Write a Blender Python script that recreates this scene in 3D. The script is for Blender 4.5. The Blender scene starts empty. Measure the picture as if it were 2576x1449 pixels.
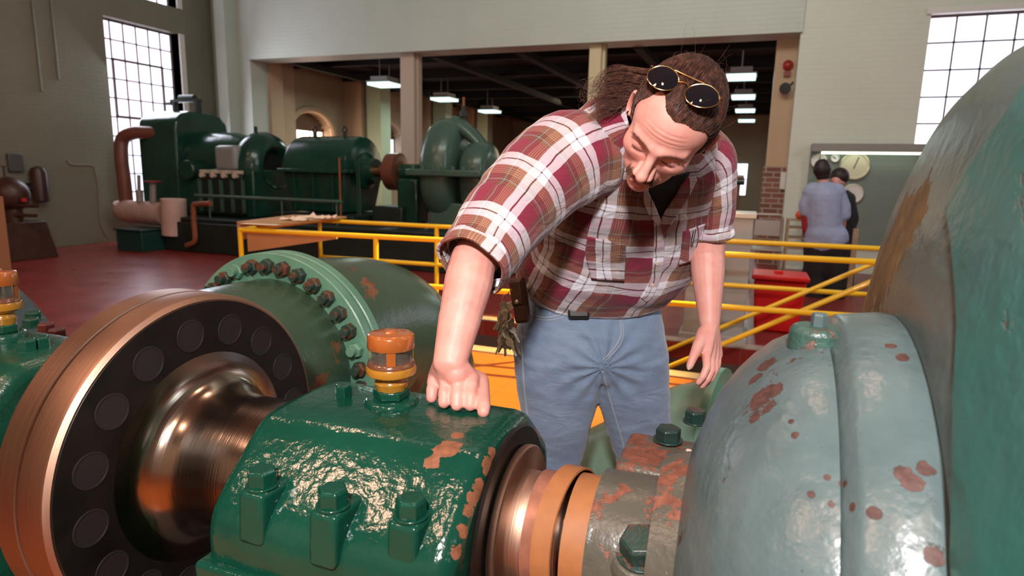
import bpy, bmesh, math, random
import numpy as np
from mathutils import Vector, Matrix, noise
random.seed(7)
PI = math.pi
SC = bpy.context.scene
COL = SC.collection
R_ = math.radians
V = Vector

# ------------------------------------------------------------------ camera
FPX = 1600.0
PITCH, HEAD, ROLL = R_(10.4), R_(20.5), R_(1.28)
CAM = V((0, 0, 1.45))
_fh = V((-math.sin(HEAD), math.cos(HEAD), 0)); _r0 = V((math.cos(HEAD), math.sin(HEAD), 0))
FW = math.cos(PITCH) * _fh - math.sin(PITCH) * V((0, 0, 1))
_u0 = _r0.cross(FW)
RT = math.cos(ROLL) * _r0 + math.sin(ROLL) * _u0
UP = math.cos(ROLL) * _u0 - math.sin(ROLL) * _r0
def ray(x, y): return FW + RT * ((x - 1288) / FPX) - UP * ((y - 724.5) / FPX)
def atd(x, y, d): return CAM + ray(x, y) * d
def atx(x, y, X): r = ray(x, y); return CAM + r * ((X - CAM.x) / r.x)
def aty(x, y, Y): r = ray(x, y); return CAM + r * ((Y - CAM.y) / r.y)
def atz(x, y, Z): r = ray(x, y); return CAM + r * ((Z - CAM.z) / r.z)
cam = bpy.data.cameras.new('camera'); co = bpy.data.objects.new('camera', cam); COL.objects.link(co)
M = Matrix((RT, UP, -FW)).transposed().to_4x4(); M.translation = CAM
co.matrix_world = M
cam.sensor_width = 36; cam.lens = FPX / 2576 * 36; cam.clip_start = 0.02; cam.clip_end = 200
cam.dof.use_dof = True; cam.dof.focus_distance = 1.33; cam.dof.aperture_fstop = 5.0
SC.camera = co

# ------------------------------------------------------------------ materials
def nt(name):
    m = bpy.data.materials.new(name); m.use_nodes = True
    n = m.node_tree.nodes; l = m.node_tree.links
    return m, n, l, n['Principled BSDF']
def rgb(c): return (c[0], c[1], c[2], 1)
def mixc(n, l, fac, a, b):
    x = n.new('ShaderNodeMix'); x.data_type = 'RGBA'
    if hasattr(fac, 'links'): l.new(fac, x.inputs[0])
    else: x.inputs[0].default_value = fac
    for i, v in ((6, a), (7, b)):
        if hasattr(v, 'links'): l.new(v, x.inputs[i])
        else: x.inputs[i].default_value = rgb(v)
    return x.outputs[2]
def coords(n, l, scale=(1, 1, 1), out='Object', rot=(0, 0, 0), loc=(0, 0, 0)):
    tc = n.new('ShaderNodeTexCoord'); mp = n.new('ShaderNodeMapping')
    mp.inputs['Scale'].default_value = scale; mp.inputs['Rotation'].default_value = rot; mp.inputs['Location'].default_value = loc
    l.new(tc.outputs[out], mp.inputs[0]); return mp.outputs[0]
def noise_n(n, l, vec, scale, detail=4, rough=.55, dist=0):
    t = n.new('ShaderNodeTexNoise'); t.inputs['Scale'].default_value = scale; t.inputs['Detail'].default_value = detail
    t.inputs['Roughness'].default_value = rough; t.inputs['Distortion'].default_value = dist
    l.new(vec, t.inputs['Vector']); return t.outputs['Fac']
def ramp(n, l, fac, stops, interp='LINEAR'):
    r = n.new('ShaderNodeValToRGB'); r.color_ramp.interpolation = interp
    e = r.color_ramp.elements
    while len(e) < len(stops): e.new(.5)
    for i, (p, c) in enumerate(stops):
        e[i].position = p; e[i].color = rgb(c) if hasattr(c, '__len__') else (c, c, c, 1)
    l.new(fac, r.inputs[0]); return r.outputs[0]
def bump(n, l, h, strength, dist, normal=None):
    b = n.new('ShaderNodeBump'); b.inputs['Strength'].default_value = strength; b.inputs['Distance'].default_value = dist
    l.new(h, b.inputs['Height'])
    if normal: l.new(normal, b.inputs['Normal'])
    return b.outputs[0]
def math_n(n, l, op, a, b=None, c=None):
    x = n.new('ShaderNodeMath'); x.operation = op
    for i, v in enumerate((a, b, c)):
        if v is None: continue
        if hasattr(v, 'links'): l.new(v, x.inputs[i])
        else: x.inputs[i].default_value = v
    return x.outputs[0]
def simple(name, col, rough=.5, metal=0, var=.0, vs=8, bmp=0, bs=40, spec=.5, coat=0, col2=None, sub=0):
    m, n, l, p = nt(name)
    p.inputs['Roughness'].default_value = rough; p.inputs['Metallic'].default_value = metal
    p.inputs['Specular IOR Level'].default_value = spec; p.inputs['Coat Weight'].default_value = coat
    if var or col2:
        v = coords(n, l); f = noise_n(n, l, v, vs, 5)
        c2 = col2 or tuple(x * (1 - var) for x in col)
        l.new(ramp(n, l, f, [(.35, c2), (.65, col)]), p.inputs['Base Color'])
    else: p.inputs['Base Color'].default_value = rgb(col)
    if bmp:
        v = coords(n, l); f = noise_n(n, l, v, bs, 4)
        l.new(bump(n, l, f, 1, bmp), p.inputs['Normal'])
    return m
def emit(name, col, s):
    m, n, l, p = nt(name)
    p.inputs['Base Color'].default_value = rgb(col); p.inputs['Emission Color'].default_value = rgb(col)
    p.inputs['Emission Strength'].default_value = s; return m
def painted(name, col, rust=(.20, .07, .03), amount=.62, rs=9, lump=.003, ls=60, rough=.22, col2=None, mottle=.3, rust_rough=.6, edge=None, spots=None):
    """enamel over lumpy cast iron, chipped to rust where the noise is high; spots = (world point, radius) chips"""
    m, n, l, p = nt(name)
    v = coords(n, l, out='Object')
    f = noise_n(n, l, v, rs, 6, .65, .3)
    mask = ramp(n, l, f, [(amount, 0), (amount + .02, 1)])
    if spots:
        geo = n.new('ShaderNodeNewGeometry')
        wob = noise_n(n, l, v, 28, 5, .7)
        for (sp, sr) in spots:
            d = n.new('ShaderNodeVectorMath'); d.operation = 'DISTANCE'
            l.new(geo.outputs['Position'], d.inputs[0]); d.inputs[1].default_value = sp
            dd = math_n(n, l, 'MULTIPLY_ADD', wob, sr * 2.4, math_n(n, l, 'SUBTRACT', d.outputs['Value'], sr * 1.2))
            mk = ramp(n, l, math_n(n, l, 'DIVIDE', dd, sr), [(.93, 1), (.97, 0)])
            mask = math_n(n, l, 'MAXIMUM', mask, mk)
    f2 = noise_n(n, l, v, rs * .6, 3)
    base = ramp(n, l, f2, [(.3, col2 or tuple(c * (1 - mottle) for c in col)), (.7, col)])
    rr = noise_n(n, l, v, rs * 6, 5)
    rc = ramp(n, l, rr, [(.3, tuple(c * .45 for c in rust)), (.7, rust)])
    l.new(mixc(n, l, mask, base, rc), p.inputs['Base Color'])
    mr = n.new('ShaderNodeMapRange'); l.new(mask, mr.inputs[0]); mr.inputs[3].default_value = rough; mr.inputs[4].default_value = rust_rough
    l.new(mr.outputs[0], p.inputs['Roughness'])
    h1 = noise_n(n, l, v, ls, 3, .5); h2 = noise_n(n, l, v, ls * .3, 3, .5)
    hs = math_n(n, l, 'ADD', h1, math_n(n, l, 'MULTIPLY', h2, 1.5))
    hs = math_n(n, l, 'SUBTRACT', hs, math_n(n, l, 'MULTIPLY', mask, .35))
    l.new(bump(n, l, hs, 1, lump), p.inputs['Normal'])
    return m

# ------------------------------------------------------------------ mesh helpers
class MB:
    """collects verts and faces in world coordinates, builds ONE mesh object"""
    def __init__(s): s.v = []; s.f = []; s.uv = []
    def add(s, v, f, uv=None):
        o = len(s.v); s.v += [V(q) for q in v]; s.f += [tuple(i + o for i in q) for q in f]
        s.uv += (uv if uv else [(0, 0)] * len(v)); return s
    def box(s, lo, hi, M=None):
        x0, y0, z0 = lo; x1, y1, z1 = hi
        v = [V(q) for q in ((x0,y0,z0),(x1,y0,z0),(x1,y1,z0),(x0,y1,z0),(x0,y0,z1),(x1,y0,z1),(x1,y1,z1),(x0,y1,z1))]
        if M: v = [M @ q for q in v]
        return s.add(v, [(0,3,2,1),(4,5,6,7),(0,1,5,4),(1,2,6,5),(2,3,7,6),(3,0,4,7)])
    def lathe(s, prof, o, ax, n=48, up=None, a0=0, a1=2 * PI):
        """prof = [(distance along axis, radius)]"""
        ax = V(ax).normalized(); o = V(o)
        e1 = ax.orthogonal().normalized() if up is None else (V(up) - ax * V(up).dot(ax)).normalized()
        e2 = ax.cross(e1); closed = abs(a1 - a0 - 2 * PI) < 1e-6; k = n if closed else n + 1
        v = []; 
        for t, r in prof:
            for i in range(k):
                a = a0 + (a1 - a0) * i / n
                v.append(o + ax * t + (e1 * math.cos(a) + e2 * math.sin(a)) * r)
        f = []
        for j in range(len(prof) - 1):
            for i in range(n):
                i2 = (i + 1) % k
                f.append((j*k+i, j*k+i2, (j+1)*k+i2, (j+1)*k+i))
        if closed:
            if prof[0][1] > 1e-6: f.append(tuple(reversed(range(k))))
            if prof[-1][1] > 1e-6: f.append(tuple(range((len(prof)-1)*k, len(prof)*k)))
        return s.add(v, f)
    def cyl(s, a, b, r, n=24, r2=None):
        a = V(a); b = V(b); L = (b - a).length
        return s.lathe([(0, r), (L, r if r2 is None else r2)], a, b - a, n)
    def tube(s, pts, r, n=12, cap=True, rs=None, flat=None, up=None):
        pts = [V(p) for p in pts]; rs = rs or [r] * len(pts); k = len(pts)
        T = [(pts[min(i+1,k-1)] - pts[max(i-1,0)]).normalized() for i in range(k)]
        e = T[0].orthogonal().normalized() if up is None else V(up)
        v = []
        for i in range(k):
            e = (e - T[i] * e.dot(T[i])).normalized(); b = T[i].cross(e)
            for j in range(n):
                a = 2 * PI * j / n
                v.append(pts[i] + (e * math.cos(a) * (flat if flat else 1) + b * math.sin(a)) * rs[i])
        f = [(i*n+j, i*n+(j+1)%n, (i+1)*n+(j+1)%n, (i+1)*n+j) for i in range(k-1) for j in range(n)]
        if cap: f += [tuple(reversed(range(n))), tuple(range((k-1)*n, k*n))]
        return s.add(v, f)
    def prism(s, poly, a, b, ex, ey, o=(0,0,0)):
        """polygon in (ex,ey) from o, extruded from a to b along ex x ey"""
        ex = V(ex); ey = V(ey); ez = ex.cross(ey); o = V(o); n = len(poly)
        v = [o + ex*x + ey*y + ez*a for x, y in poly] + [o + ex*x + ey*y + ez*b for x, y in poly]
        f = [tuple(reversed(range(n))), tuple(range(n, 2*n))] + [(i, (i+1)%n, n+(i+1)%n, n+i) for i in range(n)]
        return s.add(v, f)
    def loft(s, rings, close=True, cap0=False, cap1=False, uvs=None):
        n = len(rings[0]); v = [p for r in rings for p in r]
        f = []
        for j in range(len(rings)-1):
            for i in range(n if close else n-1):
                f.append((j*n+i, j*n+(i+1)%n, (j+1)*n+(i+1)%n, (j+1)*n+i))
        if cap0: f.append(tuple(reversed(range(n))))
        if cap1: f.append(tuple(range((len(rings)-1)*n, len(rings)*n)))
        return s.add(v, f, uvs)
    def hexa(s, o, ax, r, h, up=None, washer=0, chamfer=True):
        ax = V(ax).normalized(); o = V(o)
        if washer: s.lathe([(0, washer), (h*.14, washer)], o, ax, 24)
        pr = [(0, r), (h*.85, r), (h, r*.86)] if chamfer else [(0, r), (h, r)]
        return s.lathe(pr, o, ax, 6, up)
    def build(s, name, mat, parent=None, smooth=35, bevel=0, bseg=2, subsurf=0, fix=True, mods=None):
        me = bpy.data.meshes.new(name)
        off = V((0, 0, 0)); q = parent
        while q is not None: off += q.location; q = q.parent
        me.from_pydata([p - off for p in s.v], [], s.f)
        if any(u != (0, 0) for u in s.uv):
            ul = me.uv_layers.new(name='UVMap')
            for lp in me.loops: ul.data[lp.index].uv = s.uv[lp.vertex_index]
        if fix:
            bm = bmesh.new(); bm.from_mesh(me)
            bmesh.ops.recalc_face_normals(bm, faces=bm.faces); bm.to_mesh(me); bm.free()
        ob = bpy.data.objects.new(name, me); COL.objects.link(ob)
        if parent: ob.parent = parent
        if mat: me.materials.append(mat)
        if smooth:
            for p in me.polygons: p.use_smooth = True
            me.set_sharp_from_angle(angle=R_(smooth))
        if bevel:
            b = ob.modifiers.new('b', 'BEVEL'); b.width = bevel; b.segments = bseg; b.limit_method = 'ANGLE'; b.angle_limit = R_(32)
            b.harden_normals = False
        if subsurf:
            m_ = ob.modifiers.new('s', 'SUBSURF'); m_.levels = subsurf; m_.render_levels = subsurf
        return ob
def build_np(name, verts, faces, mat, parent=None, smooth=True):
    off = V((0,0,0)); q = parent
    while q is not None: off += q.location; q = q.parent
    me = bpy.data.meshes.new(name); verts = np.asarray(verts, np.float32) - np.array(off, np.float32)
    me.vertices.add(len(verts)); me.vertices.foreach_set('co', verts.ravel())
    tot = sum(f.size for f in faces); n = sum(len(f) for f in faces)
    me.loops.add(tot); me.polygons.add(n)
    me.loops.foreach_set('vertex_index', np.concatenate([f.ravel() for f in faces]).astype(np.int32))
    ls = []; c = 0
    for f in faces: ls.append(c + np.arange(len(f))*f.shape[1]); c += f.size
    me.polygons.foreach_set('loop_start', np.concatenate(ls).astype(np.int32))
    me.update(calc_edges=True); me.validate()
    if smooth: me.polygons.foreach_set('use_smooth', np.ones(len(me.polygons), bool))
    ob = bpy.data.objects.new(name, me); COL.objects.link(ob)
    if parent: ob.parent = parent
    me.materials.append(mat); return ob
class Strands:
    """many thin three-sided hairs gathered into one mesh"""
    def __init__(s): s.P = []; s.r = []
    def add(s, pts, r): s.P.append(pts); s.r.append(r)
    def arrays(s, o=0):
        vs = []; fs = []
        for P, r in zip(s.P, s.r):
            P = np.array(P, np.float32); k = len(P); r = np.asarray(r, np.float32) if hasattr(r, '__len__') else r*np.linspace(1,.4,k)
            T = np.gradient(P, axis=0); T /= np.maximum(np.linalg.norm(T, axis=1), 1e-9)[:,None]
            e = np.cross(T, np.array((.31,.52,.79))); e /= np.maximum(np.linalg.norm(e, axis=1), 1e-9)[:,None]; b = np.cross(T, e)
            ring = [P + (e*math.cos(a)+b*math.sin(a))*r[:,None] for a in (0, 2.094, 4.189)]
            v = np.stack(ring, 1).reshape(-1, 3); vs.append(v)
            i = np.arange(k-1)[:,None]*3; j = np.arange(3)[None,:]
            f = np.stack([i+j, i+(j+1)%3, i+3+(j+1)%3, i+3+j], -1).reshape(-1, 4) + o; fs.append(f); o += len(v)
        return np.concatenate(vs), np.concatenate(fs)
def thing(name, loc, label, cat, group=None):
    o = bpy.data.objects.new(name, None); COL.objects.link(o); o.location = loc; o.empty_display_size = .1
    o['label'] = label; o['category'] = cat
    if group: o['group'] = group
    return o
def tag(o, label, cat, group=None, kind=None):
    o['label'] = label; o['category'] = cat
    if group: o['group'] = group
    if kind: o['kind'] = kind
    return o
def struct(o, label=None):
    o['kind'] = 'structure'
    if label: o['label'] = label
    return o
def dup(root, loc, label=None, rot=None, scale=None):
    def cp(o, par):
        c = o.copy(); COL.objects.link(c); c.parent = par
        for ch in [x for x in kids.get(o.name, [])]: cp(ch, c)
        return c
    kids = {}
    for o in list(bpy.data.objects):
        if o.parent: kids.setdefault(o.parent.name, []).append(o)
    r = cp(root, None); r.location = loc
    if label: r['label'] = label
    if rot: r.rotation_euler = rot
    if scale: r.scale = scale
    return r
def interp(xs, ys, x):
    return float(np.interp(x, xs, ys))
def catmull(pts, k=8):
    pts = [V(p) for p in pts]; P = [pts[0]*2-pts[1]] + pts + [pts[-1]*2-pts[-2]]; out = []
    for i in range(1, len(P)-2):
        for j in range(k):
            t = j/k; a,b,c,d = P[i-1],P[i],P[i+1],P[i+2]
            out.append(.5*((2*b)+(c-a)*t+(2*a-5*b+4*c-d)*t*t+(3*b-a-3*c+d)*t**3))
    out.append(pts[-1]); return out

from mathutils.bvhtree import BVHTree
def on_mb(mb, pts):
    b = BVHTree.FromPolygons(mb.v, mb.f); out = []
    for x, y, r in pts:
        loc = b.ray_cast(CAM, ray(x, y).normalized())[0]
        if loc is not None: out.append((loc, r))
    return out
# ================================================================== foreground machine train (axis along X)
AY, AZ = 0.95, 0.853
green2 = painted('green_enamel_dark', (.008, .075, .045), rust=(.12, .05, .03), amount=.66, rs=30, lump=.001, ls=120, rough=.25)
bell_prof = [(-.074,.08),(-.068,.125),(-.056,.185),(-.040,.235),(-.020,.280),(0,.312),(.02,.336),(.045,.360),(.07,.374),(.095,.382),(.108,.384),(.121,.402),(.128,.408),(.180,.416),(.194,.414)]
_t = MB(); _t.lathe(bell_prof, (0, AY, AZ), (1,0,0), 96)
greybl = painted('blue_grey_enamel', (.105,.158,.165), rust=(.105,.048,.04), amount=.635, rs=18, lump=.002, ls=45, rough=.28, col2=(.075,.118,.125),
    spots=on_mb(_t, [(1925,920,.018),(1900,950,.012),(1915,1000,.021),(1945,985,.013),(1897,1052,.007),(1990,1060,.004),(1998,1095,.005),(2040,1245,.004),(2092,1270,.0045),(2142,1275,.004),(2200,1290,.006),(2300,1215,.009),(2270,1190,.008),(2080,1200,.004),(2120,1215,.004),(2330,1180,.009),(2240,870,.006),(2270,900,.008),(2350,1400,.01)]))
hubmat = painted('scraped_hub_paint', (.10, .10, .08), rust=(.24, .085, .05), amount=.53, rs=12, lump=.0016, ls=80, rough=.3)
def turned(name, col, rough, aniso=.6, streak=.15):
    m, n, l, p = nt(name)
    p.inputs['Metallic'].default_value = 1; p.inputs['Base Color'].default_value = rgb(col)
    v = coords(n, l, (400, 6, 6)); f = noise_n(n, l, v, 1, 3)
    mr = n.new('ShaderNodeMapRange'); l.new(f, mr.inputs[0]); mr.inputs[3].default_value = rough - streak*.4; mr.inputs[4].default_value = rough + streak
    l.new(mr.outputs[0], p.inputs['Roughness'])
    p.inputs['Anisotropic'].default_value = aniso
    tg = n.new('ShaderNodeTangent'); tg.direction_type = 'RADIAL'; tg.axis = 'X'; l.new(tg.outputs[0], p.inputs['Tangent'])
    l.new(bump(n, l, f, .25, .0006), p.inputs['Normal'])
    return m
copper = turned('turned_rim_steel', (.34, .215, .155), .38)
steel = turned('polished_shaft_steel', (.36, .285, .23), .16, .3, .08)
sleeve_m = simple('oxidised_sleeve', (.46, .20, .13), .42, .35, var=.3, vs=30)
band_m = simple('tan_band', (.36, .145, .052), .55, 0, var=.12, vs=40)
blackface = simple('oily_black_face', (.012, .009, .008), .40, 0, var=.5, vs=14, spec=.35)
recess = simple('recess_ring', (.020, .016, .016), .55, spec=.3)
def brassp(name, c): return simple(name, c, .2, 0, var=.15, vs=20, coat=.6)
ochre = brassp('ochre_enamel', (.42, .19, .02)); copperp = brassp('copper_brown_enamel', (.36, .10, .02))
brown_gl = brassp('brown_gasket', (.16, .06, .03))
glass = simple('gauge_glass', (.8, .75, .6), .05); glass.node_tree.nodes['Principled BSDF'].inputs['Transmission Weight'].default_value = .9
glass.node_tree.nodes['Principled BSDF'].inputs['Alpha'].default_value = .45

# --- bearing housing
def housing_profile(inset=0.0, zs=0.0):
    # (y,z) outline of cap section relative to axis, going from front split line over the top to the rear
    pts = [(-.245, -.03), (-.243, .02), (-.225, .06), (-.165, .118), (-.115, .160), (-.07, .170), (0, .172), (.07, .170), (.115, .158), (.165, .118), (.225, .06), (.243, .02), (.245, -.03)]
    out = []
    for y, z in pts:
        d = math.hypot(y, z+.02); k = (d - inset) / d
        out.append((y * k, (z + .02) * k - .02 if z > -.03 else -.03))
    return out
def cap_mb(x0, x1, ay=AY, az=AZ):
    m = MB(); rings = []
    L = x1 - x0
    def rs(inset, x):
        pr = housing_profile(inset)
        P = catmull([(x, ay + y, az + z) for y, z in pr], 4)
        return P
    stations = [(0, .03), (.004, .014), (.014, .004), (.03, 0), (.2*L, 0), (.5*L, -.002), (.8*L, 0), (L-.03, 0), (L-.014, .004), (L-.004, .014), (L, .03)]
    for dx, ins in stations: rings.append(rs(ins, x0 + dx))
    n = len(rings[0])
    # bottom edge closed by two end faces
    m.loft(rings, close=True)
    m.add(rings[0], [tuple(reversed(range(n)))]); m.add(rings[-1], [tuple(range(n))])
    return m
def bearing(x0, x1, mat, root, ay=AY, az=AZ):
    cap = cap_mb(x0, x1, ay, az).build('cap', mat, root, smooth=50)
    b = MB(); b.box((x0-.004, ay-.262, az-.075), (x1+.004, ay+.262, az-.031))
    b.build('split_flange', mat, root, bevel=.008, bseg=3)
    b = MB(); b.box((x0+.01, ay-.235, az-.36), (x1-.01, ay+.235, az-.075)); b.box((x0-.03, ay-.30, az-.42), (x1+.03, ay+.30, az-.36))
    b.build('pedestal', mat, root, bevel=.012)
    return cap
green = painted('green_enamel', (.005, .064, .040), rust=(.30, .115, .055), amount=.70, rs=11, lump=.0014, ls=62, rough=.13,
    spots=on_mb(cap_mb(-.79, -.352), [(1125,1125,.021),(1085,1165,.014),(1150,1095,.010),(1225,1175,.013),(1205,1230,.015),(1180,1285,.012),(1165,1335,.012),(1150,1390,.013),(1240,1140,.010),(1190,1255,.012)]))
def bolt_boss(p, mat, root, r=.0235, h=.030, depth=.05):
    """hex bolt on a rib that grows out of the sloping side"""
    p = V(p)
    m = MB()
    P = [V((p.x-.024, p.y-.028, p.z)), V((p.x+.024, p.y-.028, p.z)), V((p.x+.03, p.y+.05, p.z+.003)), V((p.x-.03, p.y+.05, p.z+.003))]
    Q = [q + V((0, -.006 if i < 2 else .02, -depth - (.035 if i < 2 else 0))) for i, q in enumerate(P)]
    m.add(P + Q, [(0,1,2,3), (4,7,6,5), (0,4,5,1), (1,5,6,2), (2,6,7,3), (3,7,4,0)])
    bo = m.build('bolt_boss', mat, root, bevel=.008, bseg=3)
    m = MB(); m.hexa(p + V((0, 0, 0)), (0, 0, 1), r, h, up=(1, .3, 0), washer=r*1.1)
    m.build('bolt', mat, bo, smooth=20, bevel=.0012)
def oil_cup(base, root, s=1.0, boss=None, wide=1.42):
    base = V(base); z = (0, 0, 1)
    n0 = len(bpy.data.objects); before = set(o.name for o in bpy.data.objects)
    _oil_cup(base, root, s, boss)
    for o in [o for o in bpy.data.objects if o.name not in before and o.type == 'MESH']:
        off = V((0,0,0)); q = o.parent
        while q is not None: off += q.location; q = q.parent
        for v in o.data.vertices: v.co.x = base.x-off.x + (v.co.x+off.x-base.x)*wide; v.co.y = base.y-off.y + (v.co.y+off.y-base.y)*wide
def _oil_cup(base, root, s=1.0, boss=None):
    z = (0, 0, 1)
    if boss:
        m = MB(); m.lathe([(-.02, .037*s), (.006*s, .035*s), (.011*s, .031*s)], base, z, 32); m.build('boss', boss, root, bevel=.003)
    cup = MB(); cup.hexa(base + V((0,0,.012*s)), z, .0235*s, .016*s, up=(1,.5,0)); cup = cup.build('oil_cup', boss or green, root, smooth=20, bevel=.001)
    m = MB(); m.lathe([(.026, .019), (.032, .020), (.040, .0215), (.046, .018), (.050, .0185), (.054, .027), (.058, .0315), (.068, .0325), (.072, .031), (.074, .026)], base, z, 40)
    m.v = [base + (q - base)*s for q in m.v]; m.build('cup_base', ochre, cup, smooth=40)
    m = MB(); m.lathe([(.073, .0305), (.078, .0300), (.081, .0275), (.081, .02)], base, z, 40)
    m.v = [base + (q - base)*s for q in m.v]; m.build('gasket_ring', brown_gl, cup)
    m = MB(); m.lathe([(.0805, .0245), (.106, .0245)], base, z, 32); m.v = [base + (q - base)*s for q in m.v]; m.build('sight_glass', glass, cup)
    m = MB(); m.lathe([(.081, .004), (.106, .004)], base, z, 12); m.v = [base + (q - base)*s for q in m.v]; m.build('wick_tube', steel, cup)
    for k in range(4):
        m = MB(); a = k*PI/2 + .55
        m.lathe([(.0805, .0262), (.106, .0262), (.106, .0285), (.0805, .0285), (.0805, .0262)], base, z, 6, a0=a-.2, a1=a+.2, up=(1,0,0))
        m.v = [base + (q - base)*s for q in m.v]; m.build('cage_bar', copperp, cup, smooth=30)
    m = MB(); m.lathe([(.1055, .0295), (.107, .030), (.128, .0298), (.1315, .028), (.133, .024), (.1335, 0.0001)], base, z, 48)
    m.v = [base + (q - base)*s for q in m.v]; m.build('lid', copperp, cup, smooth=45)
    m = MB(); m.lathe([(.132, .010), (.136, .008), (.1385, .003), (.139, .0001)], base, z, 16)
    m.v = [base + (q - base)*s for q in m.v]; m.build('lid_knob', copperp, cup)
brg = thing('bearing_housing', (-.56, AY, 0), 'glossy green bearing housing under the hand, chipped cap, brass oil cup on top', 'bearing housing')
bearing(-.79, -.352, green, brg)
for px, py in ((660, 1222), (838, 1272), (1034, 1298)):
    bolt_boss(atz(px, py, AZ+.100), green, brg)
m = MB(); m.hexa(atz(865, 1000, AZ+.168), (0,0,1), .0165, .026, up=(1,.2,0), washer=.019); m.build('bolt', green, brg, smooth=20, bevel=.001)
oil_cup(atz(985, 1012, AZ+.172), brg, 1.0, green)
m = MB(); m.lathe([(0,.10),(0,.168),(.006,.172),(.010,.168),(.010,.10)], (-.3535, AY, AZ-.004), (1,0,0), 96); m.build('end_ring', blackface, brg, smooth=30)
for px in (-.72, -.42):
    m = MB(); m.hexa((px, AY+.2, AZ+.085), (0,0,1), .02, .03, washer=.022); m.build('bolt', green, brg, smooth=20)

# --- shaft with coupling
X0 = -1.027
sh = thing('shaft_coupling', (X0, AY, 0), 'large copper coloured disc coupling on a polished steel shaft, black face ringed with bolt recesses', 'coupling')
m = MB(); m.lathe([(0, .300), (0.0015, .326), (-.006, .3335), (-.012, .335), (-.0615, .336), (-.0635, .331), (-.064, .2)], (X0, AY, AZ), (1,0,0), 160); 
m.build('coupling_disc', copper, sh, smooth=30)
m = MB(); m.lathe([(-.066, .2), (-.0665, .331), (-.069, .337), (-.118, .338), (-.124, .333), (-.126, .1)], (X0, AY, AZ), (1,0,0), 160); m.build('coupling_disc', copper, sh, smooth=30)
m = MB(); m.lathe([(-.0655, .328), (-.0645, .328)], (X0, AY, AZ), (1,0,0), 96); m.build('joint_gap', recess, sh)
m = MB(); m.lathe([(.0, .324), (.002, .322), (.002, .20), (.001,.19), (.001,.1)], (X0, AY, AZ), (1,0,0), 128); m.build('front_face', blackface, sh, smooth=30)
for k in range(16):
    a = 2*PI*k/16 + .1
    c = V((X0+.002, AY + .262*math.cos(a), AZ + .262*math.sin(a)))
    m = MB(); m.lathe([(0, .033), (.0016, .0325), (.0016, .0295), (.0004, .029), (.0006, .012), (.0001, .0001)], c, (1,0,0), 36); m.build('bolt_recess', recess, sh)
m = MB(); m.lathe([(.001, .222), (.004, .200), (.009, .181), (.017, .166), (.028, .155), (.042, .147), (.060, .141), (.08, .138), (.11, .136), (.235, .136), (.238,.12)], (X0, AY, AZ), (1,0,0), 128); m.build('hub', steel, sh, smooth=60)
m = MB(); m.lathe([(-.45, .085), (.95, .085)], (X0, AY, AZ), (1,0,0), 96); m.build('shaft', steel, sh)
m = MB(); m.lathe([(0, .118), (.002, .133), (.006, .1345), (.0135, .1345), (.016, .132), (.016, .085)], (-.341, AY, AZ), (1,0,0), 128); m.build('oil_thrower_ring', copper, sh, smooth=30)
m = MB(); m.lathe([(0, .0), (0, .088), (.005, .0925), (.03, .0925), (.034, .0905), (.05, .0905)], (-.333, AY, AZ), (1,0,0), 96); m.build('sleeve', copper, sh, smooth=30)
m = MB(); m.lathe([(0, .085), (0, .098), (.028, .098), (.034, .101), (.052, .101), (.052, .09)], (-.297, AY, AZ), (1,0,0), 96); m.build('gland_sleeve', sleeve_m, sh, smooth=30)
# tan band lying slightly skewed round the sleeve
tl = V((1, -.13, .05)).normalized()
m = MB(); m.lathe([(-.017, .109), (-.016, .1125), (.016, .1125), (.017, .109), (-.017, .109)], (-.245, AY, AZ), tl, 128); m.build('band', band_m, sh, smooth=30)
m = MB(); m.lathe([(0, .08), (0, .104), (.042, .104), (.042, .09)], (-.232, AY, AZ), (1,0,0), 96); m.build('collar', band_m, sh, smooth=30)

# --- pump on the right
pump = thing('centrifugal_pump', (.1, AY, 0), 'huge blue-grey pump casing with worn paint filling the right side', 'pump')
m = MB(); m.lathe([(0, .09), (.001, .118), (.09, .120), (.095, .16), (.14, .17)], (-.193, AY, AZ), (1,0,0), 96); m.build('gland_hub', hubmat, pump, smooth=30)
# --- pump casing (lathe about the shaft axis)
prof = [(-.074,.08),(-.068,.125),(-.056,.185),(-.040,.235),(-.020,.280),(0,.312),(.02,.336),(.045,.360),(.07,.374),(.095,.382),(.108,.384)]
m = MB(); m.lathe(prof, (0, AY, AZ), (1,0,0), 144); m.build('bell_casing', greybl, pump, smooth=60)
m = MB(); m.lathe([(.104,.37),(.112,.386),(.121,.402),(.128,.408),(.180,.416),(.194,.414),(.199,.405)], (0, AY, AZ), (1,0,0), 144); m.build('casing_ring', greybl, pump, smooth=45)
vmat = painted('teal_grey_casing_paint', (.11,.15,.14), rust=(.25,.155,.05), amount=.66, rs=3.2, lump=.0025, ls=30, rough=.35, col2=(.07,.10,.095), spots=[(atx(2240,600,.215), .085), (atx(2290,560,.215), .07), (atx(2220,700,.215), .09), (atx(2260,680,.215),.08)])
teal = painted('teal_paint_reflection', (.018,.155,.125), rust=(.13,.16,.14), amount=.60, rs=5, lump=.002, ls=35, rough=.33, col2=(.055,.135,.14))
m = MB(); m.lathe([(.196,.40),(.192,.43),(.196,.47),(.210,.53),(.224,.59),(.236,.64),(.246,.69),(.262,.73),(.285,.758),(.33,.772),(.42,.775),(.52,.76),(.58,.72)], (0, AY, AZ), (1,0,0), 180)
volute = m.build('volute', vmat, pump, smooth=60)
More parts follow.
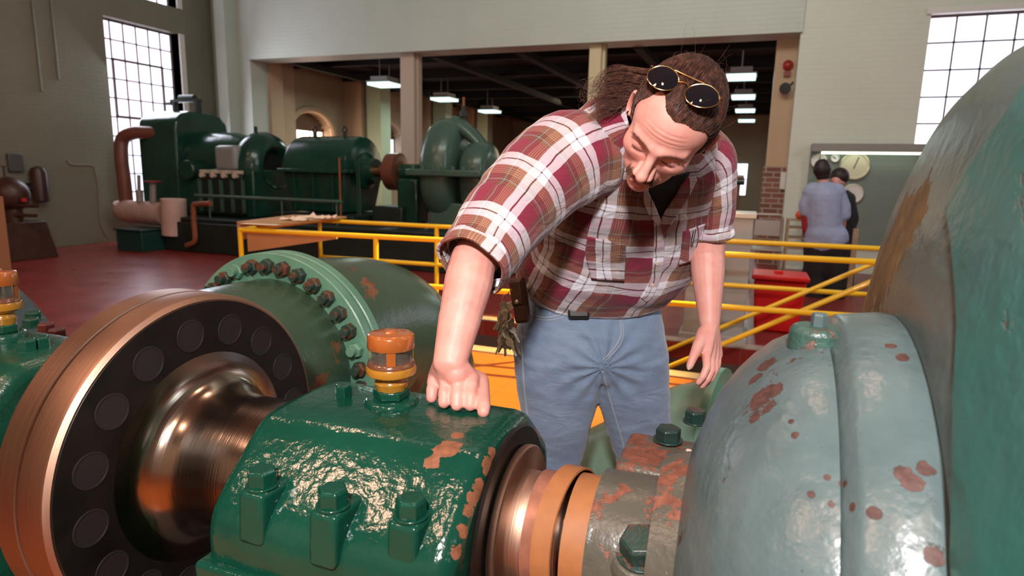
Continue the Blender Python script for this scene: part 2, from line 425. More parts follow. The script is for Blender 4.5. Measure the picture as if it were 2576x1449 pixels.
# teal sector over the volute: paint tone and green reflection put into its colour
_xr = lambda r: float(np.interp(r, [.40,.43,.47,.53,.59,.64,.69,.73], [.196,.192,.196,.210,.224,.236,.246,.262]))
_bp = []
for q_, r_ in (((2404,1400),.428),((2402,1200),.436),((2400,1000),.45),((2400,800),.48),((2400,660),.52),((2390,520),.575),((2480,380),.65),((2560,280),.70)):
    w_ = atx(q_[0], q_[1], _xr(r_)); _bp.append((math.hypot(w_.z-AZ, w_.y-AY), math.atan2(w_.z-AZ, w_.y-AY) % (2*PI)))
_bp.sort(); _rb = [q_[0] for q_ in _bp]; _ab = [q_[1] for q_ in _bp]
m = MB(); rows = []
for k, r in enumerate([.424]+list(np.linspace(.428,.745,22))+[.75]):
    a0 = float(np.interp(r, _rb, _ab)); e = .004 if 0 < k < 23 else -.004
    cols = [a0-.004, a0] + list(np.linspace(a0+.01, 4.5, 60)) + [4.51]
    rows.append([V((_xr(r) - (e if 0 < j < len(cols)-1 else -.004), AY+r*math.cos(a), AZ+r*math.sin(a))) for j, a in enumerate(cols)])
m.loft(rows, close=False); m.build('teal_sector', teal, pump, smooth=60)
# lug with a bolt on top of the bell, ridge behind it
P = aty(2058, 805, AY-.02); lugm = painted('dull_lug_paint', (.05,.12,.10), rust=(.16,.10,.08), amount=.60, rs=30, lump=.002, ls=120, rough=.35)
m = MB(); m.lathe([(0,.036),(.03,.034),(.036,.028)], (P.x, P.y, AZ+.365), (0,0,1), 28); m.build('lug', lugm, pump, bevel=.003)
m = MB(); m.hexa((P.x+.002, P.y, AZ+.40), (0,0,1), .011, .018); m.build('bolt', greybl, pump, smooth=20)
# bolts beside the gland
for lo_, hi_ in (((-.185, AY+.06, AZ+.02), (-.045, AY+.215, AZ+.112)), ((-.185, AY-.215, AZ-.13), (-.06, AY-.06, AZ-.045))):
    m = MB(); m.box(lo_, hi_); m.build('gland_flange', hubmat, pump, bevel=.012, bseg=3)
for px, py, Z, r in ((1680, 1108, AZ+.115, .0235), (1748, 1062, AZ+.118, .021)):
    m = MB(); m.hexa(atz(px, py, Z), (0,0,1), r, .026, up=(1,.4,0), washer=r*1.15); m.build('bolt', painted('dark_bolt_paint', (.015,.04,.035), rust=(.12,.06,.04), amount=.6, rs=40, lump=.0006, ls=120, rough=.3), pump, smooth=20, bevel=.001)
bolt_m = painted('grimy_bolt_paint', (.02,.055,.045), rust=(.12,.06,.04), amount=.55, rs=40, lump=.0008, ls=120, rough=.35)
q = atd(1612, 1392, .925)
m = MB(); m.hexa(q, (0,-.35,1), .031, .034, up=(1,.3,0), washer=.036); m.build('bolt', bolt_m, pump, smooth=20, bevel=.001)
m = MB(); m.lathe([(-.10,.050),(-.012,.048),(0,.040)], q, (0,-.35,1), 24); m.build('bolt_boss', hubmat, pump, bevel=.003)
q = atz(1733, 1132, AZ+.116); m = MB(); m.cyl(q-V((0,0,.02)), q, .005, 10); m.build('pin', simple('pale_plastic', (.7,.6,.52), .5), pump)
# foot of the pump
m = MB(); m.box((.0, AY-.45, .0), (.6, AY+.45, .32)); m.box((-.2, AY-.28, .30), (.1, AY+.28, .60)); m.build('foot', greybl, pump, bevel=.02)

# --- suction pipe: flange pair, round bolt circle, elbow
pipe_mat = painted('worn_pipe_paint', (.035,.10,.062), rust=(.26,.10,.045), amount=.60, rs=3, lump=.0008, ls=90, rough=.26, col2=(.06,.085,.05))
flange_m = painted('flange_green_paint', (.16,.36,.25), rust=(.22,.08,.04), amount=.70, rs=10, lump=.0006, ls=90, rough=.35)
fc = V((-1.55, 1.75, .745))
pp = thing('suction_pipe', (fc.x, fc.y, 0), 'wide green pipe with a round flange of rusty nuts, behind the copper disc', 'pipe')
path = [fc, fc + V((0,-.12,0)), fc + V((0,-.26,-.02)), fc + V((0,-.40,-.10)), fc+V((0,-.50,-.24)), fc+V((0,-.54,-.42)), fc+V((0,-.54,-.66))]
m = MB(); m.tube(catmull([fc+V((0,0,0)), fc+V((0,-.3,0)), fc+V((0,-.42,-.05)), fc+V((0,-.50,-.2)), fc+V((0,-.52,-.45)), fc+V((0,-.52,-.65))], 8), .318, 96, up=(1,0,0)); m.build('pipe', pipe_mat, pp, smooth=60)
m = MB(); m.lathe([(0,.3),(0,.405),(.003,.409),(.036,.409),(.039,.405),(.039,.3)], fc, (0,1,0), 128); m.build('flange', flange_m, pp, smooth=30)
m = MB(); m.lathe([(.052,.3),(.052,.405),(.055,.409),(.088,.409),(.091,.405),(.091,.3)], fc, (0,1,0), 128); m.build('flange', flange_m, pp, smooth=30)
m = MB(); m.lathe([(.038,.396),(.053,.396)], fc, (0,1,0), 96); m.build('gasket', blackface, pp)
rusty = painted('rusty_nut_paint', (.03,.06,.045), rust=(.16,.06,.03), amount=.50, rs=30, lump=.001, ls=90, rough=.4)
for k in range(34):
    a = R_(17 + k*360/34); c = fc + V((math.cos(a)*.363, 0, math.sin(a)*.363))
    m = MB(); m.hexa(c, (0,-1,0), .027, .025, up=(math.cos(a),.0,math.sin(a))); m.cyl(c, c-V((0,.046,0)), .016, 14)
    m.build('nut', rusty if k % 9 else flange_m, pp, smooth=20, bevel=.001)
m = MB(); m.tube(catmull([fc+V((0,.085,0)), fc+V((0,.35,0)), fc+V((.02,.62,-.06)), fc+V((.04,.80,-.25)), fc+V((.04,.86,-.5)), fc+V((.04,.86,-.68))], 8), .35, 96, up=(1,0,0)); m.build('elbow', pipe_mat, pp, smooth=60)

# --- left bearing housing with its own oil cup
lb = thing('bearing_housing', (-1.62, AY, 0), 'green bearing housing behind the copper disc, partly cut off, orange oil cup on top', 'bearing housing')
bearing(-1.82, -1.42, green2, lb)
oil_cup(aty(12, 848, AY), lb, 1.2, green2, 1.1)
for px, py, z, mt in ((70, 885, .168, green2), (103, 878, .166, green2)):
    m = MB(); m.hexa(atz(px, py, AZ+z), (0,0,1), .02, .03, up=(1,.4,0), washer=.022); m.build('bolt', mt, lb, smooth=20, bevel=.001)
redp = simple('red_brown_bolt_paint', (.10,.02,.018), .4)
m = MB(); m.box((-1.98, AY+.22, AZ-.02), (-1.44, AY+.42, AZ+.05)); m.build('rear_flange', hubmat, lb, bevel=.01)
for px, py, mt in ((85, 805, green2), (80, 822, green2), (118, 835, redp), (145, 850, redp)):
    m = MB(); m.hexa(atz(px, py, AZ+.05), (0,0,1), .026, .03, up=(1,.4,0), washer=.03); m.build('bolt', mt, lb, smooth=20, bevel=.001)
m = MB(); m.lathe([(0,.45),(.05,.52),(.12,.55),(.3,.55),(.4,.5)], (-3.0, AY+.28, AZ-.28), (1,0,0), 96)
tag(m.build('pump_casing', greybl, None, smooth=60), 'curved grey-green pump casing just inside the left edge, behind the orange oil cup', 'pump casing')

# concrete plinths carry the train
conc = simple('dark_oily_concrete', (.05,.04,.035), .7, var=.4, vs=6)
for lo, hi, nm, lb_ in (((-1.9,.55,.0),(-.2,1.4,.44),'machine_plinth','dark concrete plinth under the green bearing housings'),):
    m = MB(); m.box(lo, hi); tag(m.build(nm, conc, None, bevel=.01), lb_, 'plinth')

# discharge pipe lying behind the man's legs
dp = thing('discharge_pipe', (0, 2.5, 0), 'pale green pipe lying behind the man\'s legs, running right towards the pump', 'pipe')
path = catmull([aty(1330,1330,2.55)+V((0,0,-.2)), aty(1400,1260,2.55), aty(1500,1205,2.55), aty(1690,1128,2.5), aty(1800,1098,2.45), V((.55,2.25,.45))], 8)
m = MB(); m.tube(path, .205, 40); m.build('pipe', simple('pale_green_pipe_paint', (.20,.34,.26), .35, var=.25, vs=4), dp)
m = MB(); q_ = aty(1790,1098,2.45); q2 = V((.3,2.38,q_.z+.01)); ax_ = (q2-q_).normalized(); m.lathe([(0,.2),(0,.27),(.03,.27),(.03,.2)], q_, ax_, 48); m.build('flange', flange_m, dp, smooth=30)
m = MB(); 
q_ = aty(1500,1205,2.55); m.box((q_.x-.1,2.4,0),(q_.x+.1,2.7,q_.z-.15)); m.build('saddle', conc, dp, bevel=.01)
# ================================================================== building
def brickpaint(name, c1, c2, low=None, zlow=1.6, rough=.5):
    m, n, l, p = nt(name)
    geo = n.new('ShaderNodeNewGeometry')
    sx = n.new('ShaderNodeSeparateXYZ'); l.new(geo.outputs['Position'], sx.inputs[0])
    cx = n.new('ShaderNodeCombineXYZ')
    l.new(math_n(n, l, 'ADD', sx.outputs[0], sx.outputs[1]), cx.inputs[0]); l.new(sx.outputs[2], cx.inputs[1])
    br = n.new('ShaderNodeTexBrick'); l.new(cx.outputs[0], br.inputs[0])
    br.inputs['Scale'].default_value = 1; br.inputs['Brick Width'].default_value = .22; br.inputs['Row Height'].default_value = .075
    br.inputs['Mortar Size'].default_value = .006; br.inputs['Mortar Smooth'].default_value = .6
    v = coords(n, l); f = noise_n(n, l, v, .9, 5, .6)
    l.new(ramp(n, l, f, [(.3, c2), (.7, c1)]), p.inputs['Base Color'])
    h = math_n(n, l, 'MULTIPLY', br.outputs['Fac'], -1)
    l.new(bump(n, l, h, .45, .004), p.inputs['Normal']); p.inputs['Roughness'].default_value = rough
    return m
def rawbrick(name):
    m, n, l, p = nt(name)
    geo = n.new('ShaderNodeNewGeometry')
    sx = n.new('ShaderNodeSeparateXYZ'); l.new(geo.outputs['Position'], sx.inputs[0])
    cx = n.new('ShaderNodeCombineXYZ')
    l.new(math_n(n, l, 'ADD', sx.outputs[0], sx.outputs[1]), cx.inputs[0]); l.new(sx.outputs[2], cx.inputs[1])
    br = n.new('ShaderNodeTexBrick'); l.new(cx.outputs[0], br.inputs[0])
    br.inputs['Scale'].default_value = 1; br.inputs['Brick Width'].default_value = .24; br.inputs['Row Height'].default_value = .085
    br.inputs['Mortar Size'].default_value = .012
    br.inputs['Color1'].default_value = (.30,.12,.085,1); br.inputs['Color2'].default_value = (.20,.075,.055,1); br.inputs['Mortar'].default_value = (.42,.32,.25,1)
    l.new(br.outputs['Color'], p.inputs['Base Color']); p.inputs['Roughness'].default_value = .7
    return m
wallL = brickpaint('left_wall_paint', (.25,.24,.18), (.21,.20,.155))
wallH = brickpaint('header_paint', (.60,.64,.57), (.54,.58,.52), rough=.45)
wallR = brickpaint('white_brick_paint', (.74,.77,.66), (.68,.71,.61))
tan = simple('tan_paint', (.60,.42,.27), .6, var=.1, vs=2)
tan2 = simple('buff_paint', (.50,.39,.26), .6, var=.15, vs=1)
brick = rawbrick('red_brick')
def tiles():
    m, n, l, p = nt('red_quarry_tile')
    geo = n.new('ShaderNodeNewGeometry')
    mp = n.new('ShaderNodeMapping'); l.new(geo.outputs['Position'], mp.inputs[0]); mp.inputs['Rotation'].default_value = (0,0,R_(0))
    br = n.new('ShaderNodeTexBrick'); l.new(mp.outputs[0], br.inputs[0]); br.offset = 0
    br.inputs['Scale'].default_value = 1; br.inputs['Brick Width'].default_value = .30; br.inputs['Row Height'].default_value = .15
    br.inputs['Mortar Size'].default_value = .005
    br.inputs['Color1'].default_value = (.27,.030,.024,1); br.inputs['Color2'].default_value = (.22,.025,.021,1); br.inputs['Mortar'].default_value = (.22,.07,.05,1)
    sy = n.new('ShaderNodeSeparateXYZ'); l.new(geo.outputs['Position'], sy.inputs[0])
    l.new(mixc(n, l, math_n(n, l, 'MULTIPLY', math_n(n, l, 'LESS_THAN', sy.outputs[1], 4.58), math_n(n, l, 'GREATER_THAN', sy.outputs[0], -2.9)), br.outputs['Color'], mixc(n, l, br.outputs['Fac'], (.56,.15,.03), (.35,.12,.04))), p.inputs['Base Color'])  # orange of the sun patch painted into the tiles this side of the pit
    v = coords(n, l); f = noise_n(n, l, v, 2.5, 4)
    mr = n.new('ShaderNodeMapRange'); l.new(f, mr.inputs[0]); mr.inputs[3].default_value = .2; mr.inputs[4].default_value = .42
    l.new(mr.outputs[0], p.inputs['Roughness'])
    l.new(bump(n, l, math_n(n, l, 'ADD', math_n(n, l, 'MULTIPLY', br.outputs['Fac'], -.6), noise_n(n, l, v, 9, 3)), .5, .004), p.inputs['Normal'])
    return m
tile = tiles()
XL, YH = -11.1, 11.1
PX0, PX1, PY0, PY1 = -4.25, 1.6, 4.72, 5.62      # stair pit
m = MB()
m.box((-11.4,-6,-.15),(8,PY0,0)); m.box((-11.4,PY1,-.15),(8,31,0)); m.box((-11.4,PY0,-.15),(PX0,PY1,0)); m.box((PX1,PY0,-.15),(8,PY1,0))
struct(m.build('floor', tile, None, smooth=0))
curb = simple('pale_worn_kerb', (.42,.33,.29), .6, var=.2, vs=6)
m = MB()
m.box((PX0-.12,PY0-.14,0),(PX1,PY0,.012)); m.box((PX0-.12,PY1,0),(PX1,PY1+.14,.012)); m.box((PX0-.12,PY0,0),(PX0,PY1,.012))
struct(m.build('trim_1', curb, None, smooth=0))
pitm = simple('pit_wall', (.10,.065,.055), .8, var=.3, vs=3)
m = MB(); m.box((PX0-.1,PY0-.1,-2.2),(PX1+.1,PY1+.1,-2.1)); m.box((PX0-.1,PY0-.1,-2.2),(PX1,PY0,-.15)); m.box((PX0-.1,PY1,-2.2),(PX1,PY1+.1,-.15)); m.box((PX0-.1,PY0,-2.2),(PX0,PY1,-.15))
struct(m.build('trim_2', pitm, None, smooth=0))
# steps of the pit stair
m = MB()
for k in range(9):
    x1 = PX1 - k*.27; z = -.19*(k+1)
    m.box((x1-.27,PY0,z-.04),(x1,PY1,z))
tag(m.build('stairs', simple('stair_steel', (.09,.07,.06), .6), None, smooth=0), 'dark steps going down between the yellow rails', 'stairs')
# left wall with window openings Y 8.65..10.2
def wall_with_holes(axis, c, t, a0, a1, z0, z1, holes, mat, name):
    """axis 'x': wall at X=c..c+t spanning Y a0..a1;  holes [(a,b,za,zb)] sorted, same column"""
    m = MB()
    def bx(a, b, za, zb):
        if b-a < 1e-4 or zb-za < 1e-4: return
        if axis == 'x': m.box((min(c,c+t), a, za), (max(c,c+t), b, zb))
        else: m.box((a, min(c,c+t), za), (b, max(c,c+t), zb))
    cols = sorted(set([(h[0],h[1]) for h in holes])); cur = a0
    for ca, cb in cols:
        bx(cur, ca, z0, z1); zz = z0
        for h in sorted([h for h in holes if (h[0],h[1]) == (ca,cb)], key=lambda h: h[2]):
            bx(ca, cb, zz, h[2]); zz = h[3]
        bx(ca, cb, zz, z1); cur = cb
    bx(cur, a1, z0, z1)
    return struct(m.build(name, mat, None, smooth=0))
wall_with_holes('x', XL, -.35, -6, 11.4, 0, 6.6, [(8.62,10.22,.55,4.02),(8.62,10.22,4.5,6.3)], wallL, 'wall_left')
sky_pane, n, l, p = nt('daylit_pane')
v = coords(n, l); f = noise_n(n, l, v, .8, 3)
col = ramp(n, l, f, [(.35, (.78,.62,.76)), (.6, (.80,.86,1.0))])
l.new(col, p.inputs['Emission Color']); p.inputs['Emission Strength'].default_value = 2.3; p.inputs['Base Color'].default_value = (.7,.7,.7,1); p.inputs['Roughness'].default_value = .15
hot_pane = emit('sunset_pane', (1.0,.72,.55), 5.0)
bar_m = simple('window_bar', (.16,.14,.14), .6)
wn = [0]
def window(origin, eu, ez, W, H, nu, nz, pane, bar=bar_m, fw=.035, bw=.012, vent=None, arch=0, name=None):
    wn[0] += 1
    root = bpy.data.objects.new('window_%d' % wn[0], None); COL.objects.link(root); root.location = origin; root['kind'] = 'structure'
    o = V(origin); eu = V(eu); ez = V(ez); en = eu.cross(ez)
    def bx(m, u0, u1, z0, z1, d0, d1):
        v = [o+eu*u+ez*z+en*d for d in (d0,d1) for (u,z) in ((u0,z0),(u1,z0),(u1,z1),(u0,z1))]
        m.add(v, [(0,3,2,1),(4,5,6,7),(0,1,5,4),(1,2,6,5),(2,3,7,6),(3,0,4,7)])
    m = MB(); bx(m, 0, W, 0, H, -.004, .004); m.build('pane', pane, root, smooth=0)
    m = MB(); bx(m,0,fw,0,H,-.03,.03); bx(m,W-fw,W,0,H,-.03,.03); bx(m,fw,W-fw,0,fw,-.03,.03); bx(m,fw,W-fw,H-fw,H,-.03,.03); m.build('window_frame', bar, root, smooth=0)
    m = MB()
    for i in range(1, nu): u = W*i/nu; bx(m, u-bw, u+bw, 0, H, -.02, .02)
    for j in range(1, nz): z = H*j/nz; bx(m, 0, W, z-bw, z+bw, -.02, .02)
    m.build('glazing_bars', bar, root, smooth=0)
    if vent:
        u0,u1,z0,z1 = vent; m = MB()
        for a in ((u0-.02,u1+.02,z0-.02,z0+.02),(u0-.02,u1+.02,z1-.02,z1+.02),(u0-.02,u0+.02,z0,z1),(u1-.02,u1+.02,z0,z1)): bx(m, *a, -.035, .035)
        m.build('vent_frame', bar, root, smooth=0)
    return root
window((XL-.22, 8.62, .55), (0,1,0), (0,0,1), 1.6, 3.47, 6, 10, sky_pane, vent=(.27,1.33,1.75,2.78))
window((XL-.22, 8.62, 4.5), (0,1,0), (0,0,1), 1.6, 1.8, 6, 5, sky_pane)
jm = simple('window_reveal', (.80,.78,.74), .5)
m = MB(); m.box((XL-.35,10.22,.55),(XL+.03,10.34,4.02)); m.box((XL-.35,10.22,4.5),(XL+.03,10.34,6.3)); struct(m.build('trim_3', jm, None, smooth=0))
# header wall across the hall; opening X -10.05..0.45, lintel z 3.6
OX0, OX1, OZ = -10.12, .45, 3.62
m = MB(); m.box((XL,YH-.0,0),(OX0,YH+.5,6.6)); m.box((OX0,YH-.06,OZ),(OX1+.02,YH+.5,6.6)); 
m.box((XL+.35,YH-.28,0),(XL+.62,YH,6.6))
struct(m.build('wall_back', wallH, None, smooth=0))
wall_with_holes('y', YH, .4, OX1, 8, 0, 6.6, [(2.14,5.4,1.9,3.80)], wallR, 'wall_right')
window((2.14, YH+.2, 1.9), (1,0,0), (0,0,1), 3.26, 1.9, 9, 5, sky_pane)
m = MB(); m.box((2.08,YH-.05,3.78),(5.45,YH+.05,3.86)); struct(m.build('trim_4', jm, None, smooth=0))
# pier of the opening: tan above, brick below
m = MB(); m.box((.13,YH+.40,1.62),(OX1+.3,YH+.85,3.9)); struct(m.build('trim_5', tan, None, smooth=0))
m = MB(); m.box((.10,YH+.40,0),(OX1+.3,YH+.88,1.62)); struct(m.build('trim_6', brick, None, smooth=0))
# left tan pilasters of opening
m = MB(); m.box((-10.55,11.6,0),(-10.05,12.0,4.2)); m.box((-10.9,12.35,0),(-10.35,12.75,4.2)); struct(m.build('trim_8', tan, None, smooth=0))
# main ceiling
m = MB(); m.box((-11.5,-6,6.6),(8,11.6,6.8)); struct(m.build('ceiling', simple('ceiling_paint', (.5,.5,.47), .8), None, smooth=0))
m = MB(); m.box((-11.4,-6.3,0),(8,-6,6.6)); struct(m.build('wall_front', wallR, None, smooth=0))
m = MB(); m.box((8,-6,0),(8.3,11.6,6.6)); struct(m.build('wall_side', wallR, None, smooth=0))
# ---------------- far hall
FX0, FX1, FY = -10.6, 2.6, 28
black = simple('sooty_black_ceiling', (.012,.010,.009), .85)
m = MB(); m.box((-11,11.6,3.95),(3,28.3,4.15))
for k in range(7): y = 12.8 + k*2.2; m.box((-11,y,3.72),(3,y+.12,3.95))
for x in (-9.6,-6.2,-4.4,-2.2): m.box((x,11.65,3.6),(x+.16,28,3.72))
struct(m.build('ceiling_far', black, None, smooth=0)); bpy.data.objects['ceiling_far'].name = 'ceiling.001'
# arched wall
arches = [(12.85,14.45),(16.55,18.05),(20.1,21.6),(23.6,25.1)]
def arch_wall():
    m = MB(); zs, zt = .9, 2.25
    ys = [11.5]
    def strip(a, b, zb): m.box((FX0-.35,a,zb),(FX0,b,4.1))
    cur = 11.5
    for a, b in arches:
        m.box((FX0-.35,cur,0),(FX0,a,4.1)); m.box((FX0-.35,a,0),(FX0,b,zs))
        N = 16
        for i in range(N):
            y0 = a+(b-a)*i/N; y1 = a+(b-a)*(i+1)/N; ym = (y0+y1)/2
            t = (ym-(a+b)/2)/((b-a)/2); z = zt + .55*math.sqrt(max(0,1-t*t))
            m.box((FX0-.35,y0,z),(FX0,y1,4.1))
        cur = b
    m.box((FX0-.35,cur,0),(FX0,28.3,4.1))
    struct(m.build('wall_far_left', tan2, None, smooth=0))
    for k, (a, b) in enumerate(arches):
        # raised arch moulding
        m = MB(); pts = []
        for i in range(25):
            t = PI*i/24; pts.append(V((FX0+.02,(a+b)/2-math.cos(t)*((b-a)/2+.07), zt+.62*math.sin(t))))
        pts = [V((FX0+.02,pts[0].y,1.4))] + pts + [V((FX0+.02,pts[-1].y,1.4))]
        m.tube(pts, .085, 8); struct(m.build('trim_%d' % (10+k), tan, None))
        m = MB(); m.box((FX0-.32,a,2.38),(FX0-.24,b,2.85)); struct(m.build('trim_%d' % (30+k), simple('arch_board_%d' % k, (.16,.09,.06), .7), None, smooth=0))
        window((FX0-.28, a, .9), (0,1,0), (0,0,1), b-a, 1.48, 3, 3, hot_pane if k in (0,2) else sky_pane, fw=.03, bw=.015)
arch_wall()
gr_p = simple('pale_green_column_paint', (.52,.62,.42), .5)
for a in (15.05, 18.9, 22.4):
    m = MB(); m.box((FX0,a,0),(FX0+.55,a+1.25,3.9)); struct(m.build('trim_%d' % int(a), tan, None, smooth=0))
    m = MB(); m.box((FX0+.6,a+.15,0),(FX0+1.05,a+.65,3.9)); struct(m.build('trim_%d' % int(a+50), gr_p, None, smooth=0))
m = MB(); m.box((-11,FY,0),(3,FY+.3,4)); struct(m.build('wall_far_back', tan2, None, smooth=0))
m = MB(); m.box((1.4,12.9,0),(1.7,FY,4)); struct(m.build('wall_far_right', tan2, None, smooth=0))
m = MB(); m.box((1.1,12.9,0),(1.4,FY,1.1)); struct(m.build('trim_90', brick, None, smooth=0))
_w0 = aty(1832, 492, FY-.04); _w1 = aty(1884, 410, FY-.04)
window((_w0.x, FY-.04, _w0.z), (1,0,0), (0,0,1), _w1.x-_w0.x, _w1.z-_w0.z, 2, 2, sky_pane)
# columns in the opening
for k, (x0, x1) in enumerate(((-6.60,-6.30),(-2.87,-2.66))):
    m = MB(); m.box((x0,YH+.12,0),(x1,YH+.4,OZ+.05)); 
    m.box((x1,YH+.2,0),(x1+.05,YH+.36,OZ+.05))
    tag(m.build('iron_column', simple('column_paint_%d' % k, (.55,.42,.33) if k == 0 else (.72,.60,.38), .5), None, bevel=.01), ('buff square column rising behind the copper coupling of the far gearbox' if k == 0 else 'cream square column just behind the man\'s hair'), 'column')
# fluorescent fittings
tubeE = emit('fluorescent_diffuser', (.70,1.0,.94), 1.6); housing = simple('light_housing', (.5,.5,.5), .5)
lights_pos = [(-8.05,13.0,'nearest of the three fluorescent fittings hung over the far hall, left of the buff column'),(-8.05,16.0,'middle fluorescent fitting of the three to the right of the buff column'),(-8.15,19.4,'farthest of the left-hand fluorescent fittings, just left of the man'),
  (-.43,13.4,'topmost of the four fluorescent fittings to the right of the man\'s head'),(-.45,16.7,'second fluorescent fitting from the top, right of the man\'s head'),(-.46,20.1,'third fluorescent fitting from the top, right of the man\'s head'),(-.47,23.7,'lowest and smallest of the four fluorescent fittings right of the man\'s head')]
for x, y, lab in lights_pos:
    t = thing('ceiling_light', (x, y, 3.34), lab, 'light', 'fluorescent fittings in the far hall')
    w = .30 if x < -4 else .28
    m = MB(); m.box((x-w,y-.3,3.34),(x+w,y+.3,3.37)); m.box((x-w*.7,y-.25,3.37),(x+w*.7,y+.25,3.47)); m.build('housing', housing, t, smooth=0)
    m = MB(); m.box((x-w+.02,y-.28,3.28),(x+w-.02,y+.28,3.34)); m.build('diffuser', tubeE, t, smooth=0)
    for dy in (-.2, .2):
        m = MB(); m.cyl((x,y+dy,3.46),(x,y+dy,3.95),.008,6); m.build('hanger', housing, t)
# ================================================================== the man leaning on the bearing
from mathutils.bvhtree import BVHTree
def bvh_of(ob):
    dg = bpy.context.evaluated_depsgraph_get(); ev = ob.evaluated_get(dg); me = ev.to_mesh()
    mw = world_of(ob)
    b = BVHTree.FromPolygons([mw + v.co for v in me.vertices], [tuple(p.vertices) for p in me.polygons]); ev.to_mesh_clear(); return b
def world_of(ob):
    off = V((0,0,0)); q = ob
    while q is not None: off += q.location; q = q.parent
    return off
def hit(b, x, y, off=0.0):
    r = ray(x, y).normalized(); loc, nor, idx, d = b.ray_cast(CAM, r)
    if loc is None: return None, None
    if nor.dot(r) > 0: nor = -nor
    return loc + nor * off, nor
def drape(b, pts, k=6, off=.001):
    out = []
    for q in catmull([V((x, y, 0)) for x, y in pts], k):
        h, n = hit(b, q.x, q.y, off)
        if h is not None: out.append((h, n))
    return out
def ribbon(b, pts, w, name, mat, parent, k=6, off=.002, thick=.0015):
    """a flat strip of cloth laid on a surface along the pixels pts"""
    d = drape(b, pts, k, 0); m = MB(); rows = []
    for i, (h, n) in enumerate(d):
        t = (d[min(i+1,len(d)-1)][0] - d[max(i-1,0)][0]).normalized(); s = t.cross(n).normalized()
        rows.append([h - s*w/2 + n*-.001, h - s*w/2 + n*(off+thick), h + n*(off+thick), h + s*w/2 + n*(off+thick), h + s*w/2 - n*.001])
    uvs = []
    for i in range(len(rows)): uvs += [(.012, .02+i*.012), (.012, .02+i*.012), (.025, .02+i*.012), (.04, .02+i*.012), (.04, .02+i*.012)]
    m.loft(rows, close=True, cap0=True, cap1=True, uvs=uvs)
    return m.build(name, mat, parent, smooth=50)
def seam(b, pts, r, name, mat, parent, k=6, off=.0005):
    d = drape(b, pts, k, off)
    m = MB(); m.tube([h for h, n in d], r, 6); return m.build(name, mat, parent)

man = thing('person', (-.50, 1.95, 0), 'man in plaid shirt and jeans leaning one hand on the green bearing housing, head bowed', 'person')
# ---- materials
def skin_mat(name, base, blot):
    m, n, l, p = nt(name); v = coords(n, l)
    f = noise_n(n, l, v, 22, 4, .6); f2 = noise_n(n, l, v, 260, 3, .6)
    c = ramp(n, l, f, [(.3, blot), (.7, base)])
    c = mixc(n, l, math_n(n, l, 'MULTIPLY', ramp(n, l, f2, [(.5, 0), (.8, 1)]), .25), c, tuple(x*.8 for x in base))
    l.new(c, p.inputs['Base Color']); p.inputs['Roughness'].default_value = .46
    p.inputs['Subsurface Weight'].default_value = .12; p.inputs['Subsurface Radius'].default_value = (.9,.35,.2); p.inputs['Subsurface Scale'].default_value = .008
    l.new(bump(n, l, math_n(n, l, 'ADD', f2, noise_n(n, l, v, 600, 2)), .35, .0008), p.inputs['Normal'])
    return m
skin = skin_mat('fair_ruddy_skin', (.76,.40,.34), (.70,.29,.24))
def denim():
    m, n, l, p = nt('washed_blue_denim'); v = coords(n, l)
    f = noise_n(n, l, v, 5, 4, .6); f2 = noise_n(n, l, coords(n, l, (500,500,120)), 1, 2)
    c = ramp(n, l, f, [(.3, (.11,.17,.29)), (.72, (.23,.33,.47))])
    c = mixc(n, l, math_n(n, l, 'MULTIPLY', f2, .35), c, (.30,.36,.46))
    l.new(c, p.inputs['Base Color']); p.inputs['Roughness'].default_value = .85
    p.inputs['Sheen Weight'].default_value = .3
    w = noise_n(n, l, coords(n, l, (9,9,17), rot=(.2,.5,0)), 1, 3, .5, 1.4)
    l.new(bump(n, l, math_n(n, l, 'ADD', math_n(n, l, 'MULTIPLY', w, 1), math_n(n, l, 'MULTIPLY', f2, .05)), .7, .008), p.inputs['Normal'])
    return m
def plaid(name, per=.138):
    m, n, l, p = nt(name)
    uv = n.new('ShaderNodeUVMap'); sp_ = n.new('ShaderNodeSeparateXYZ'); l.new(uv.outputs[0], sp_.inputs[0])
    vc = coords(n, l); wob = noise_n(n, l, vc, 9, 2)
    WHITE, LIL, MAR, TAN, DK, BR, TEAL = (.86,.87,.97), (.62,.50,.56), (.22,.014,.045), (.40,.20,.12), (.075,.02,.025), (.20,.06,.035), (.25,.45,.48)
    def stripes(c, ph):
        c = math_n(n, l, 'ADD', c, math_n(n, l, 'MULTIPLY', wob, .028))
        fr = math_n(n, l, 'FRACT', math_n(n, l, 'ADD', math_n(n, l, 'DIVIDE', c, per), ph))
        base = ramp(n, l, fr, [(0, MAR), (.15, WHITE), (.30, DK), (.325, WHITE), (.47, TAN), (.66, BR), (.76, TEAL), (.785, BR), (.86, MAR)], 'CONSTANT')
        pin = math_n(n, l, 'FRACT', math_n(n, l, 'MULTIPLY', fr, 26))
        inpin = ramp(n, l, fr, [(0, 0), (.47, 1), (.86, 0)], 'CONSTANT')
        pm = math_n(n, l, 'MULTIPLY', math_n(n, l, 'MULTIPLY', math_n(n, l, 'LESS_THAN', pin, .4), inpin), .75)
        return mixc(n, l, pm, base, (.045,.02,.025))
    a = stripes(sp_.outputs[0], 0.0); b = stripes(sp_.outputs[1], .1)
    l.new(mixc(n, l, .5, a, b), p.inputs['Base Color']); p.inputs['Roughness'].default_value = .88; p.inputs['Sheen Weight'].default_value = .15
    w = noise_n(n, l, coords(n, l, (9,9,20), rot=(.3,.5,.2)), 1, 3, .5, 1.5); w2 = noise_n(n, l, vc, 900, 2)
    l.new(bump(n, l, math_n(n, l, 'ADD', w, math_n(n, l, 'MULTIPLY', w2, .04)), .7, .010), p.inputs['Normal'])
    return m
